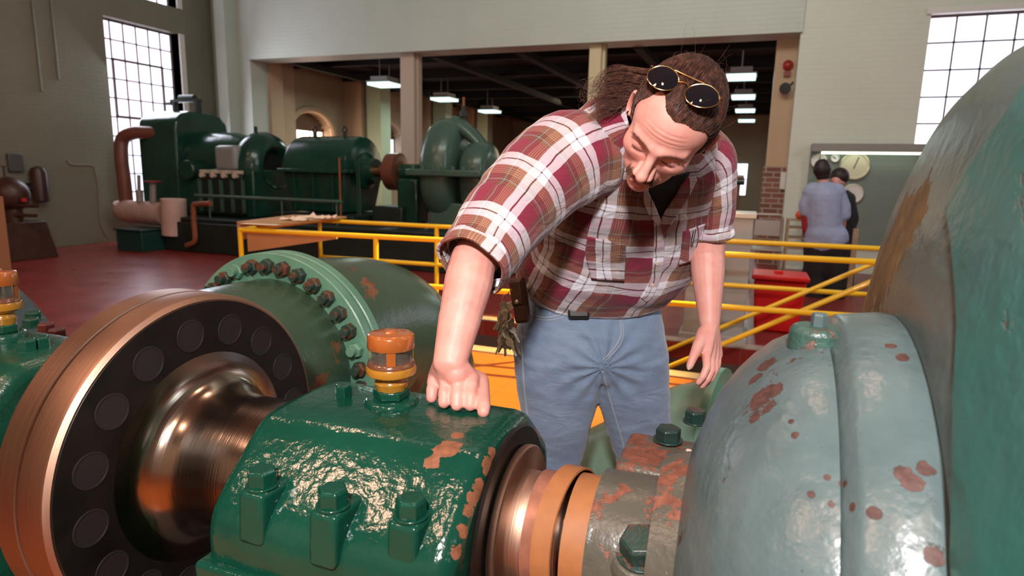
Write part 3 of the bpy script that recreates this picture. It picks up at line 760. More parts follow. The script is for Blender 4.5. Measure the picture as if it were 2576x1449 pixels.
jeans_m = denim(); plaid_m = plaid('plaid_flannel')
stitch = simple('pale_stitching', (.34,.38,.44), .8)
cloth_blk = simple('black_undershirt', (.012,.012,.014), .85)
leather = simple('brown_leather', (.085,.035,.02), .45, var=.3, vs=25); blkleather = simple('black_leather', (.012,.011,.011), .35)
gold = simple('gold_wire', (.85,.60,.28), .18, 1); lensm = simple('dark_lens', (.004,.005,.008), .03, 0, spec=.8, coat=.5)
keym = simple('worn_key_brass', (.80,.72,.55), .32, .6, var=.3, vs=30)

# ---- head pose
HEADPOS = atd(1685, 315, 1.235)
HP_, HT_, HY_ = R_(63), R_(20), R_(10)      # pitch towards the camera, tilt, turn
VR, VU, VN = RT, UP, -FW
_u = (VR*math.sin(HT_) + VU*math.cos(HT_))*math.cos(HP_) + VN*math.sin(HP_)
_f = -(VR*math.sin(HT_) + VU*math.cos(HT_))*math.sin(HP_) + VN*math.cos(HP_)
_x = _f.cross(_u)*-1; _x = _u.cross(_f)*-1
_x = (_f.cross(_u)).normalized()            # towards the viewer's ... side
if _x.dot(VR) < 0: _x = -_x
def turn(v, ax, a): return Matrix.Rotation(a, 3, ax) @ v
_f = turn(_f, _u, -HY_); _x = turn(_x, _u, -HY_)
HM = Matrix((_x, _f, _u)).transposed()
HS = 1.0
def h2w(q): return HEADPOS + HM @ (V(q)*HS)
neckb = atd(1655, 318, 1.40)
NECKL = np.array(HM.transposed() @ (neckb - HEADPOS)); NECKL = NECKL/np.linalg.norm(NECKL)*.13
HMn = np.array(HM)
def h2wn(a): return np.array(HEADPOS) + (a @ HMn.T)*HS
# ---- head: radial surface of smooth-blended solids
def _len(a): return np.sqrt((a*a).sum(-1))
def sd_sph(p, c, r): return _len(p - np.array(c)) - r
def sd_ell(p, c, r):
    q = p - np.array(c); r = np.array(r); k0 = _len(q/r); k1 = _len(q/(r*r)); return k0*(k0-1)/np.maximum(k1, 1e-6)
def sd_cap(p, a, b, ra, rb=None):
    a = np.array(a, float); b = np.array(b, float); rb = ra if rb is None else rb
    ba = b-a; h = np.clip(((p-a)@ba)/(ba@ba), 0, 1); return _len(p - a - h[...,None]*ba) - (ra + (rb-ra)*h)
def smin(a, b, k): h = np.clip(.5+.5*(b-a)/k, 0, 1); return b*(1-h)+a*h - k*h*(1-h)
def smax(a, b, k): return -smin(-a, -b, k)
def head_sdf(p):
    d = sd_ell(p, (0,-.016,.036), (.0755,.096,.086))
    d = smin(d, sd_ell(p, (0,.030,.040), (.066,.058,.058)), .03)
    d = smin(d, sd_ell(p, (0,.030,-.028), (.0605,.060,.072)), .03)
    d = smin(d, sd_ell(p, (0,.034,-.078), (.050,.052,.036)), .025)
    d = smin(d, sd_ell(p, (0,.074,-.104), (.021,.019,.017)), .022)
    for s in (-1, 1):
        d = smin(d, sd_sph(p, (s*.043,.060,-.020), .0215), .022)
        d = smin(d, sd_cap(p, (s*.010,.0905,.0195), (s*.046,.0725,.021), .0105, .0085), .012)
        d = smax(d, -sd_ell(p, (s*.0315,.1015,.003), (.019,.017,.014)), .014)
        d = smin(d, sd_ell(p, (s*.0325,.0725,-.0005), (.0155,.0130,.0125)), .006)
        # crease above and below the lowered lid
        d = smax(d, -sd_cap(p, (s*.021,.0905,.0095), (s*.044,.0845,.009), .0016), .004)
        d = smax(d, -sd_cap(p, (s*.022,.0905,-.0105), (s*.042,.086,-.0125), .0014), .006)
    d = smin(d, sd_cap(p, (0,.090,.012), (0,.116,-.030), .0068, .0105), .012)
    d = smin(d, sd_sph(p, (0,.1185,-.034), .0105), .007)
    for s in (-1, 1):
        d = smin(d, sd_ell(p, (s*.0128,.1065,-.0385), (.0082,.0105,.0078)), .005)
        d = smax(d, -sd_ell(p, (s*.0065,.112,-.0475), (.0036,.006,.005)), .003)
        d = smax(d, -sd_cap(p, (s*.023,.094,-.036), (s*.034,.083,-.060), .002), .010)
    d = smin(d, sd_ell(p, (0,.0825,-.062), (.027,.018,.019)), .012)
    d = smin(d, sd_cap(p, (-.017,.0935,-.0655), (.017,.0935,-.0655), .0052), .006)
    d = smin(d, sd_cap(p, (-.014,.0935,-.0765), (.014,.0935,-.0765), .0062), .006)
    d = smax(d, -sd_cap(p, (-.024,.0965,-.0712), (.024,.0965,-.0712), .0015), .003)
    d = smin(d, sd_cap(p, (0,-.030,-.03), tuple(NECKL), .056, .060), .022)
    return d
HC = np.array((0, 0, -.005))
def march(dirs, fn, r0):
    r = r0.copy(); inside = np.zeros(len(dirs), bool)
    for _ in range(120):
        act = np.where(~inside)[0]
        if not len(act): break
        d = fn(HC + dirs[act]*r[act][:,None]); isin = d < 0
        inside[act[isin]] = True; go = act[~isin]; r[go] -= np.maximum(d[~isin]*.7, .0012)
    a = r.copy(); b = r + .0022
    for _ in range(7):
        m_ = (a+b)/2; d = fn(HC + dirs*m_[:,None]); a = np.where(d < 0, m_, a); b = np.where(d < 0, b, m_)
    return (a+b)/2
def ico(k):
    bm = bmesh.new(); bmesh.ops.create_icosphere(bm, subdivisions=k, radius=1)
    d = np.array([v.co[:] for v in bm.verts]); d /= _len(d)[:,None]; f = np.array([[v.index for v in q.verts] for q in bm.faces]); bm.free(); return d, f
from mathutils.kdtree import KDTree
cd_, _cf = ico(5); cr_ = march(cd_, head_sdf, np.full(len(cd_), .20))
kd0 = KDTree(len(cd_))
for i, q in enumerate(cd_): kd0.insert(q, i)
kd0.balance()
hdirs, hfaces = ico(7)
r0 = np.array([max(cr_[i] for _, i, _ in kd0.find_n(q, 4)) for q in hdirs]) + .006
hr = march(hdirs, head_sdf, r0)
hp = HC + hdirs*hr[:,None]
# forehead furrows
for zf, am in ((.046,.0009),(.055,.0011),(.064,.0009)):
    g = np.exp(-((hp[:,2]-zf-.06*np.abs(hp[:,0])**1.0*.12)/.0016)**2) * np.exp(-(hp[:,0]/.038)**4) * (hp[:,1] > .05)
    hp -= hdirs*(g*am)[:,None]
def hairmask(p):
    x, y, z = p[:,0], p[:,1], p[:,2]
    yb = np.interp(z, [-.2,-.075,-.05,-.02,-.012,.03,.06,.08,.1,.13], [-.09,-.06,-.03,-.012,.026,.030,.040,.049,.052,.052])
    yb = yb + (.019/(1+np.exp(-(x+.026)/.004))/(1+np.exp((x-.052)/.006)) - .016*np.exp(-((x+.044)/.014)**2))*(z > .05) + .006*np.exp(-((x-.004)/.014)**2)*(z > .05)
    return (yb - y)/.012
hm = np.clip(hairmask(hp), -1, 1)
# ---- body mesh
body = MB()
def sphere(m, c, r, n=14, sc=(1,1,1)):
    pr = [(-r*math.cos(PI*i/n), max(r*math.sin(PI*i/n), 1e-7)) for i in range(n+1)]
    o = len(m.v); m.lathe(pr, (0,0,0), (0,0,1), 18)
    for i in range(o, len(m.v)): q = m.v[i]; m.v[i] = V((q.x*sc[0], q.y*sc[1], q.z*sc[2])) + V(c)
def limb(m, pts, rs, k=1):
    for i in range(len(pts)-1):
        a, b = V(pts[i]), V(pts[i+1]); sphere(m, a, rs[i], 10)
        m.lathe([(0, rs[i]), ((b-a).length, rs[i+1])], a, b-a, 18)
    sphere(m, pts[-1], rs[-1], 10)
# right arm (on the bearing)
TOPZ = AZ + .1725
sR = atd(1425, 395, 1.46); eR = atd(1192, 655, 1.25); wR = atd(1131, 912, 1.165)
limb(body, [sR, eR], [.055, .046])
fm = eR.lerp(wR, .22); limb(body, [eR, fm, eR.lerp(wR, .6), wR], [.045, .0475, .040, .0265])
limb(body, [eR.lerp(wR,.6)+RT*.003, wR+RT*.007], [.038, .0255]); limb(body, [eR.lerp(wR,.6)-RT*.003, wR-RT*.006], [.038, .0250])
tw = -(FW - V((0,0,FW.z))).normalized()     # level, towards the camera
tips = [atz(1086,999,TOPZ+.012), atz(1117,1012,TOPZ+.0125), atz(1149,1018,TOPZ+.0130), atz(1183,1018,TOPZ+.0130)]
mcps = [tips[0]-tw*.040+V((0,0,.026)), tips[1]-tw*.050+V((0,0,.034)), tips[2]-tw*.052+V((0,0,.036)), tips[3]-tw*.050+V((0,0,.033))]
mid = sum(mcps, V())/4
for i, (t, mc) in enumerate(zip(tips, mcps)):
    r = (.0118,.0122,.0124,.0126)[i]
    pip = mc.lerp(t, .45) + V((0,0,.007)); dip = mc.lerp(t, .8) + V((0,0,.006))
    limb(body, [mc, pip, pip.lerp(dip,.5), dip, t - V((0,0,.001))], [r+.0008, r+.0006, r-.0012, r+.0002, r-.0012])
    limb(body, [wR.lerp(mid, .05)+(mc-mid)*.30, mc], [.021, .0130])
side = (mcps[3]-mcps[0]).normalized()
limb(body, [wR-V((0,0,.006)), mid - V((0,0,.012)) - side*.018], [.026, .020]); limb(body, [wR-V((0,0,.006)), mid - V((0,0,.012)) + side*.018], [.026, .020])
th = atz(1216, 1036, TOPZ+.006)
limb(body, [wR+side*.012-V((0,0,.02)), mcps[3]+side*.014-tw*.030-V((0,0,.016)), th-tw*.01+V((0,0,.006)), th], [.024,.0175,.0128,.0112])
# left arm, hanging
sL = atd(1775, 400, 1.60); eL = atd(1779, 640, 1.70); wL = atd(1785, 812, 1.655)
limb(body, [sL, atd(1786,560,1.685), eL], [.040, .043, .046]); limb(body, [eL, eL.lerp(wL,.25), eL.lerp(wL,.6), wL], [.045,.044,.036,.0265])
palm = atd(1790, 885, 1.635)
D0 = 1.615
def fing(pts, rs): limb(body, [atd(*q) for q in pts], rs)
for (x, y, dd) in ((1777,893,1.60),(1788,897,1.62),(1798,896,1.64),(1806,892,1.66)):
    limb(body, [wL, atd(x, y, dd)], [.024, .0130])
fing([(1777,893,1.600),(1778,925,1.580),(1768,948,1.575),(1757,962,1.580)], [.0115,.0100,.0092,.0080])
fing([(1788,897,1.620),(1790,932,1.600),(1779,955,1.595),(1766,971,1.600)], [.0115,.0100,.0092,.0080])
fing([(1798,896,1.640),(1799,930,1.625),(1788,952,1.620),(1774,966,1.622)], [.0110,.0096,.0090,.0078])
fing([(1806,892,1.660),(1806,918,1.650),(1797,936,1.645),(1785,948,1.645)], [.0100,.0086,.0080,.0070])
fing([(1772,838,1.640),(1757,868,1.605),(1744,898,1.585),(1735,921,1.578)], [.0200,.0150,.0112,.0092])
# trunk and legs inside the clothes
hipc = atd(1485, 800, 1.97); chest = atd(1590, 455, 1.66)
limb(body, [hipc, chest], [.075, .08]); limb(body, [chest, sR], [.07, .055]); limb(body, [chest, sL], [.07, .055]); limb(body, [chest, neckb], [.075, .055])
nk = h2w(tuple(NECKL*.8)); limb(body, [neckb, nk], [.058, .056])
hR, hL_ = atd(1400, 860, 1.93), atd(1585, 870, 1.96)
kR, kL = atd(1395, 1195, 2.10), atd(1622, 1185, 2.12)
fR = V((kR.x-.01, kR.y+.02, .09)); fL = V((kL.x, kL.y+.03, .09))
limb(body, [hipc, hR, kR, fR], [.08, .075, .05, .04]); limb(body, [hipc, hL_, kL, fL], [.08, .075, .05, .04])
def remesh(ob, vox, it=6, fac=.5):
    md = ob.modifiers.new('r', 'REMESH'); md.mode = 'VOXEL'; md.voxel_size = vox; md.use_smooth_shade = True
    if it: sm = ob.modifiers.new('s', 'SMOOTH'); sm.iterations = it; sm.factor = fac
    dg = bpy.context.evaluated_depsgraph_get(); ev = ob.evaluated_get(dg); me = bpy.data.meshes.new_from_object(ev)
    me.materials.clear(); me.materials.append(ob.data.materials[0]); ob.modifiers.clear(); old = ob.data; ob.data = me; bpy.data.meshes.remove(old)
    for p_ in me.polygons: p_.use_smooth = True
    return ob
bodyob = remesh(body.build('body', skin, man, smooth=0, fix=True), .0028, 5, .45)
# add the head (and ears) to the same surface object
hb = MB()
for s in (-1, 1):
    # ear: curled rim, lobe and inner bowl
    c = V((s*.0745, -.012, -.004)); ax = V((s*.42, -.9, 0)).normalized(); o2 = V((s*.9,.42,0)).normalized()
    E = MB()
    rim = []
    for i in range(22):
        t = -2.2 + 5.0*i/21; rr = 1 if i < 17 else 1 - (i-17)*.13
        rim.append(c + ax*(.013*rr*math.cos(t)+.004)*1.0 + V((0,0,1))*(.026*rr*math.sin(t)) + o2*(.011 if i < 16 else .007))
    E.tube(rim, .0042, 10)
    rings = []
    for j in range(6):
        f = 1 - j/5*.92; rings.append([c + ax*(.0135*f*math.cos(a)+.004) + V((0,0,1))*(.026*f*math.sin(a)) + o2*(.009 - .006*math.sin(PI*f)*.8) for a in [2*PI*k/20 for k in range(20)]])
    E.loft(rings, cap1=True)
    back = [[c + ax*(.0135*f*math.cos(a)+.004) + V((0,0,1))*(.026*f*math.sin(a)) + o2*(.009 - .014*(1-f)) for a in [2*PI*k/20 for k in range(20)]] for f in (1,.85,.6,.3)]
    E.loft(back, cap1=True)
    sphere(E, c + V((0,.004,-.022)) + o2*.004, .0065, 8)
    hb.add([h2w(q) for q in E.v], E.f)
me0 = bodyob.data; off = world_of(bodyob)
nv = len(me0.vertices); bv = np.empty(nv*3, np.float32); me0.vertices.foreach_get('co', bv); bv = bv.reshape(-1,3) + np.array(off)
bf = np.array([tuple(p.vertices) for p in me0.polygons if len(p.vertices) == 4])
ev_ = np.array([q[:] for q in hb.v]); eq = np.array([f for f in hb.f if len(f) == 4]); 
hw_ = h2wn(hp)
bpy.data.objects.remove(bodyob)
bodyob = build_np('body', np.concatenate([bv, hw_, ev_]), [bf, eq + nv + len(hw_), hfaces + nv], skin, man)
E_ = None
# ---- shirt
def fold(p, s=1.0):
    a = noise.noise(V((p.x*7, p.y*7, p.z*16)))*.6 + noise.noise(V((p.x*16+3, p.y*14, p.z*30)))*.35
    a = (1-abs(a)*2.2)
    return a*s
def loft_cloth(m, rings, amp, uv0, flip=1, close=True, seamk=0):
    """rings of points (closed); folds pushed along the ring normals; UV in metres"""
    n = len(rings[0]); cents = [sum(r, V())/n for r in rings]; out = []; uvs = []
    vlen = 0
    per0 = max(sum((r[i]-r[(i+1)%n]).length for i in range(n)) for r in rings)
    for j, r in enumerate(rings):
        if j: vlen += (cents[j]-cents[j-1]).length
        row = []
        for i, q in enumerate(r):
            nn = (q - cents[j]).normalized()
            row.append(q + nn*(fold(q)*amp))
        out.append(row)
        acc = 0
        for i in range(n+1): uvs.append((uv0[0] + flip*per0*i/n, uv0[1] + vlen))
    # duplicate seam column so that the UV does not wrap
    rows = [row + [row[0]] for row in out]
    m.loft(rows, close=False, uvs=uvs)
    return out
def ringLR(L, Rr, hd, tan, n=72, ex=2.4, droop=0.0, lift=0.0):
    c = (L+Rr)/2; e1 = (Rr-L).normalized(); hw = (Rr-L).length/2
    e2 = e1.cross(tan).normalized()
    if e2.dot(CAM-c) < 0: e2 = -e2
    out = []
    for i in range(n):
        a = PI*.5 + 2*PI*i/n      # start at the back
        ca, sa = math.cos(a), -math.sin(a)
        x = abs(ca)**(2/ex)*(1 if ca > 0 else -1); y = abs(sa)**(2/ex)*(1 if sa > 0 else -1)
        fr = max(0, y)
        out.append(c + e1*hw*x + e2*hd*y*(1 if y > 0 else .8) - V((0,0,1))*(droop*fr**1.5) )
    return out
tor = [ # xl yl Dl  xr yr Dr  hd droop
 (1322,702,1.92, 1650,706,1.96,.126,.014),
 (1306,694,1.92, 1678,700,1.96,.146,.012),
 (1302,682,1.90, 1694,688,1.95,.158,.010),
 (1312,660,1.87, 1708,672,1.93,.166,.006),
 (1335,620,1.82, 1745,640,1.89,.168,.002),
 (1352,560,1.75, 1782,580,1.83,.160,0),
 (1362,490,1.66, 1805,505,1.75,.150,0),
 (1372,430,1.58, 1815,440,1.68,.140,0),
 (1396,372,1.51, 1815,385,1.61,.125,0),
 (1440,322,1.45, 1800,342,1.55,.105,0),
 (1492,290,1.41, 1772,314,1.49,.085,0),
 (1545,274,1.38, 1738,298,1.44,.070,0),
 (1585,270,1.36, 1716,290,1.41,.062,0)]
Ls = [atd(*t[:3]) for t in tor]; Rs = [atd(*t[3:6]) for t in tor]; cs = [(a+b)/2 for a, b in zip(Ls, Rs)]
# densify
K = 6
def dens(arr): return catmull(arr, K)
Ld, Rd = dens(Ls), dens(Rs); idx = np.linspace(0, len(tor)-1, len(Ld)); hds = np.interp(idx, range(len(tor)), [t[6] for t in tor]); drs = np.interp(idx, range(len(tor)), [t[7] for t in tor])
cd = [(a+b)/2 for a, b in zip(Ld, Rd)]
rings = []
for j in range(len(Ld)):
    a, b = max(0, j-4), min(len(cd)-1, j+4); tan_ = (cd[b]-cd[a]).normalized()
    rings.append(ringLR(Ld[j], Rd[j], hds[j], tan_, droop=drs[j]))
sm_ = MB(); fr = loft_cloth(sm_, rings, .009, (.015, .0))
def tube_cloth(m, cents, radii, amp, uv0, n=44, flat=.92, up=None, ring0=None):
    k = len(cents); T = [(cents[min(i+1,k-1)]-cents[max(i-1,0)]).normalized() for i in range(k)]
    e = V(up) if up else UP.copy(); rs = []
    for i in range(k):
        e = (e - T[i]*e.dot(T[i])).normalized(); b = T[i].cross(e)
        rs.append([cents[i] + (e*math.cos(2*PI*q/n) + b*math.sin(2*PI*q/n)*flat)*radii[i] for q in range(n)])
    return loft_cloth(m, rs, amp, uv0)
# right sleeve
pR = catmull([atd(1500,385,1.50), atd(1425,405,1.455), atd(1340,470,1.385), atd(1275,545,1.32), atd(1225,612,1.275), atd(1190,660,1.24)], 7)
rR = np.interp(np.linspace(0,5,len(pR)), range(6), [.100,.108,.096,.086,.077,.069])
tube_cloth(sm_, pR, rR, .006, (.05,.03))
# left sleeve
pL = catmull([atd(1735,395,1.60), atd(1770,410,1.605), atd(1785,470,1.64), atd(1788,540,1.675), atd(1786,592,1.695)], 7)
rL = np.interp(np.linspace(0,4,len(pL)), range(5), [.090,.080,.066,.060,.053])
tube_cloth(sm_, pL, rL, .005, (.02,.06))
shirt = sm_.build('shirt', plaid_m, man, smooth=0, fix=True)
for p_ in shirt.data.polygons: p_.use_smooth = True
md = shirt.modifiers.new('t', 'SOLIDIFY'); md.thickness = .0022; md.offset = -1
# rolled cuffs
def cuff(c, ax, r, w, n=56):
    ax = ax.normalized(); e1 = ax.orthogonal().normalized(); e2 = ax.cross(e1); m = MB(); prof = [(0,-.004),(-.002,.002),(.002,.0055),(.010,.007),(w*.6,.007),(w*.92,.006),(w,.003),(w*.97,-.002)]
    rows = []; uvs = []
    for t, dr in prof:
        row = []
        for i in range(n+1):
            a = 2*PI*i/n; q = c + ax*t + (e1*math.cos(a)+e2*math.sin(a))*(r+dr)
            q += (e1*math.cos(a)+e2*math.sin(a))*(.0025*math.sin(a*5+t*60)); row.append(q); uvs.append((r*a+.1, t*1.2+.02))
        rows.append(row)
    m.loft(rows, close=False, uvs=uvs); return m
def mk_cuff(c, ax, r, w):
    o = cuff(c, ax, r, w).build('cuff', plaid_m, shirt, smooth=50); s_ = o.modifiers.new('t','SOLIDIFY'); s_.thickness = .002
    return o
axR = (pR[-1]-pR[-4]); mk_cuff(pR[-1]-axR.normalized()*.022, axR, .069, .034)
axL = (pL[-1]-pL[-4]); mk_cuff(pL[-1]-axL.normalized()*.02, axL, .053, .026)
B = bvh_of(shirt)
# undershirt showing in the open neck
ush = MB(); c = atd(1672, 470, 1.47)
u0 = [hit(B, x, y, .004)[0] for x, y in ((1632,505),(1660,560),(1672,520),(1730,450),(1700,440),(1640,440))]
def patch(pts, name, mat, parent, off, thick=.002, n=10, uvs=None):
    """cloth patch spanned between a left and a right pixel edge, laid on the shirt"""
    Lp, Rp = pts; m = MB(); rows = []; uv = []
    La, Ra = catmull([V((x,y,0)) for x, y in Lp], n), catmull([V((x,y,0)) for x, y in Rp], n)
    k = min(len(La), len(Ra)); 
    for j in range(k):
        row = []
        for i in range(n+1):
            q = La[j].lerp(Ra[j], i/n); h, nn = hit(B, q.x, q.y, off)
            if h is None: h = row[-1] if row else atd(q.x, q.y, 1.5)
            row.append(h); uv.append((.0012*q.x*1.0, -.0010*q.y))
        rows.append(row)
    m.loft(rows, close=False, uvs=uv); o = m.build(name, mat, parent, smooth=0); 
    for p_ in o.data.polygons: p_.use_smooth = True
    s_ = o.modifiers.new('t','SOLIDIFY'); s_.thickness = thick; s_.offset = -1; return o
patch(([(1612,462),(1630,500),(1656,546)], [(1735,430),(1706,480),(1658,548)]), 'undershirt', cloth_blk, man, .003, .002)
# collar leaves standing along the open neck
patch(([(1596,440),(1612,486),(1628,530),(1650,556)], [(1618,452),(1640,500),(1656,540),(1661,556)]), 'collar', plaid_m, shirt, .009, .003)
patch(([(1722,442),(1694,488),(1668,528),(1658,556)], [(1752,438),(1722,496),(1690,548),(1666,590)]), 'collar', plaid_m, shirt, .009, .003)
ribbon(B, [(1659,548),(1658,600),(1655,650),(1648,700),(1630,742),(1618,752)], .028, 'placket', plaid_m, shirt, off=.002)
# chest pockets
patch(([(1478,592),(1474,640),(1488,700)], [(1574,612),(1572,655),(1570,706)]), 'pocket', plaid_m, shirt, .0035, .003)
patch(([(1716,580),(1712,620),(1706,664)], [(1772,560),(1768,600),(1752,650)]), 'pocket', plaid_m, shirt, .0035, .003)
pearl = simple('shirt_button', (.75,.62,.5), .3)
for x, y in ((1630,517),(1656,600),(1652,660),(1527,603),(1640,715)):
    h, n_ = hit(B, x, y, .004)
    if h is not None: m = MB(); m.lathe([(0,.0055),(.0012,.0055),(.0018,.0045),(.0008,.001)], h, n_, 16); m.build('button', pearl, shirt)
h, n_ = hit(B, 1747, 575, .006); m = MB(); m.cyl(h+UP*.012, h-UP*.03-RT*.01, .0035, 10); tag(m.build('pen', blkleather, None), 'black pen clipped in the man\'s chest pocket', 'pen')
# ---- jeans
jm_ = MB()
jw = [(1322,752,1.92,1648,758,1.97,.115),(1310,790,1.92,1658,795,1.97,.120),(1302,830,1.925,1668,835,1.975,.122),(1296,870,1.93,1674,875,1.98,.122),(1296,905,1.95,1676,905,2.0,.112),(1330,925,1.98,1650,925,2.02,.07)]
def smoothloft(rows, K=5, ex=2.3, n=64, capit=True):
    Ls = [atd(*t[:3]) for t in rows]; Rs = [atd(*t[3:6]) for t in rows]; La, Ra = catmull(Ls, K), catmull(Rs, K)
    hd = np.interp(np.linspace(0,len(rows)-1,len(La)), range(len(rows)), [t[6] for t in rows]); cd = [(a+b)/2 for a,b in zip(La,Ra)]
    return [ringLR(La[j], Ra[j], hd[j], (cd[max(0,j-3)]-cd[min(len(cd)-1,j+3)]).normalized(), n=n, ex=ex) for j in range(len(La))]
jm_.loft(smoothloft(jw), cap0=True, cap1=True)
jm_.loft(smoothloft([(1298,880,1.93,1530,890,1.95,.105),(1297,930,1.95,1532,930,1.97,.102),(1302,975,1.97,1512,980,1.99,.095),(1314,1040,2.0,1488,1045,2.02,.088),(1322,1100,2.04,1474,1105,2.06,.08),(1326,1190,2.09,1452,1190,2.11,.072),(1322,1300,2.19,1440,1300,2.21,.068),(1322,1420,2.30,1436,1420,2.32,.068),(1322,1560,2.47,1436,1560,2.49,.07)]), cap0=True, cap1=True)
jm_.loft(smoothloft([(1480,890,1.95,1674,880,1.97,.105),(1484,930,1.97,1677,930,1.99,.10),(1494,975,1.99,1679,982,2.01,.095),(1512,1030,2.02,1682,1040,2.04,.088),(1530,1095,2.06,1686,1105,2.08,.082),(1553,1170,2.11,1690,1185,2.13,.072),(1566,1290,2.22,1688,1300,2.24,.068),(1570,1420,2.34,1682,1420,2.36,.068),(1570,1560,2.50,1682,1560,2.52,.07)]), cap0=True, cap1=True)
jeans = remesh(jm_.build('jeans', jeans_m, man, smooth=0), .006, 6, .6)
crp = atd(1516, 920, 1.88); jo = world_of(jeans)
jv = jeans.data.vertices; nr = [v.normal.copy() for v in jv]; cc = [v.co.copy() for v in jv]; nw = np.empty((len(cc), 3), np.float32)
for i, q in enumerate(cc):   # cloth folds
    w = noise.noise(V((q.x*8+q.z*3, q.y*8, q.z*13)))*.5+noise.noise(V((q.x*16+q.z*14, q.y*16, q.z*20)))*.3
    dv_ = q + jo - crp; dd_ = dv_.length; a_ = math.atan2(dv_.dot(UP), dv_.dot(RT))
    nw[i] = q + nr[i]*(.0035*(1-abs(w)*3) + .0045*math.exp(-((dd_-.07)/.075)**2)*math.sin(a_*13+w*2))
jv.foreach_set('co', nw.ravel()); jeans.data.update()
J = bvh_of(jeans)
seam(J, [(1552,772),(1558,800),(1562,840),(1548,872),(1518,905)], .0022, 'fly_seam', stitch, jeans)
seam(J, [(1558,772),(1564,800),(1568,842),(1554,876),(1522,908)], .0016, 'fly_seam', stitch, jeans)
seam(J, [(1324,782),(1350,796),(1385,798),(1418,788),(1428,768)], .0022, 'pocket_seam', stitch, jeans)
seam(J, [(1326,790),(1352,803),(1388,805),(1424,793),(1434,770)], .0015, 'pocket_seam', stitch, jeans)
seam(J, [(1382,760),(1384,795)], .0012, 'coin_pocket_seam', stitch, jeans)
seam(J, [(1312,820),(1314,880),(1318,960),(1326,1040),(1334,1110)], .0030, 'side_seam', stitch, jeans)
seam(J, [(1516,935),(1528,980),(1545,1040),(1563,1100),(1580,1170)], .0032, 'inner_seam', stitch, jeans)
for x, y in ((1382,760),):
    h, n_ = hit(J, x, y, 0); m = MB(); m.lathe([(0,.005),(.0015,.005),(.0028,.003),(.003,.0001)], h, n_, 14); m.build('rivet', keym, jeans)
# boots
for f in (fR, fL):
    m = MB(); fwd = V((.22,-.97,0)); base = V((f.x, f.y-.0, 0)); sd = V((.97,.22,0)); rows = []
    for t, w_, h in ((-.09,.030,.10),(-.07,.042,.115),(-.02,.046,.12),(.04,.046,.10),(.09,.050,.075),(.14,.050,.06),(.18,.042,.05),(.205,.022,.035)):
        rows.append([base + fwd*t + sd*(w_*math.cos(a)) + V((0,0,max(0,(h/2)+(h/2)*math.sin(a)))) for a in [2*PI*k/20 for k in range(20)]])
    m.loft(rows, cap0=True, cap1=True); m.build('boot', leather, man, smooth=60)
# belt hidden mostly under the shirt; black case on its front
m = MB(); hC, nC = hit(J, 1453, 784, .006)
ex_ = (RT - nC*RT.dot(nC)).normalized(); ey_ = nC.cross(ex_)
def obox(c, ax, ay, az, sx, sy, sz):
    v = [c + ax*sx*a + ay*sy*b + az*sz*d for d in (-1,1) for a, b in ((-1,-1),(1,-1),(1,1),(-1,1))]
    return v, [(0,3,2,1),(4,5,6,7),(0,1,5,4),(1,2,6,5),(2,3,7,6),(3,0,4,7)]
v_, f_ = obox(hC + nC*.012, ex_, ey_, nC, .030, .020, .011); m.add(v_, f_)
tag(m.build('pager_case', blkleather, None, bevel=.006, bseg=3), 'small black leather case clipped to the front of the jeans', 'case')
belt = MB(); rb = smoothloft([(1325,748,1.92,1648,754,1.97,.122),(1324,772,1.92,1650,778,1.97,.124)], K=2); belt.loft(rb); bo = belt.build('belt', leather, man, smooth=60); s_ = bo.modifiers.new('t','SOLIDIFY'); s_.thickness = .003
# knife pouch
pc = atd(1309, 756, 1.80); pu = (atd(1300, 700, 1.80)-atd(1314, 800, 1.80)).normalized(); pr_ = (RT*.75+VN*.5); pr_ = (pr_ - pu*pr_.dot(pu)).normalized(); pn = pr_.cross(pu); pn = pn if pn.dot(VN) > 0 else -pn
pt_ = thing('belt_pouch', atd(1308,742,1.86), 'brown leather knife pouch hanging from the belt above the keys', 'pouch')
m = MB(); v_, f_ = obox(pc, pr_, pu, pn, .022, .064, .014); m.add(v_, f_); m.build('pouch', leather, pt_, bevel=.009, bseg=3)
m = MB(); v_, f_ = obox(pc + pu*.022 + pn*.0155, pr_, pu, pn, .019, .034, .003); m.add(v_, f_); fl_ = m.build('flap', leather, pt_, bevel=.004, bseg=2)
m = MB(); m.lathe([(0,.006),(.002,.006),(.0035,.003),(.0037,.0001)], pc - pu*.002 + pn*.0185, pn, 14); m.build('snap', keym, fl_)
# keys
kb = atd(1276, 752, 1.80); kt = thing('key_bunch', kb, 'large bunch of keys hanging at the man\'s hip below the pouch', 'keys')
m = MB(); m.tube([kb + RT*(.014*math.cos(a)) + V((0,0,1))*(.014*math.sin(a)) for a in [2*PI*i/24 for i in range(25)]], .0014, 8); m.build('ring', keym, kt)
m = MB(); m.tube([kb + V((0,0,.012)), kb + V((.01,0,.03)), pc - pu*.01], .002, 8); m.build('chain', keym, kt)
rk = random.Random(3)
for k in range(38):
    c0 = kb - V((0,0,.012+.118*rk.random())) + RT*(rk.random()-.5)*.030 + VN*(rk.random()-.5)*.03
    d = (V((0,0,-1)) + RT*(rk.random()-.5)*1.3 + VN*(rk.random()-.5)*.5).normalized(); s = d.cross(VN + RT*(rk.random()-.5)*1.6).normalized(); nn = d.cross(s)
    Lk = .052; poly = [(-.010,0),(-.011,.010),(-.007,.018),(-.0035,.020),(-.0035,Lk*.6),(-.002,Lk*.66),(-.0035,Lk*.74),(-.002,Lk*.82),(-.003,Lk*.9),(0,Lk),(.003,Lk*.93),(.0035,.020),(.007,.018),(.011,.010),(.010,0),(.005,-.005),(-.005,-.005)]
    m = MB(); m.prism(poly, -.001, .001, s, d, c0); m.build('key', keym, kt, smooth=0)

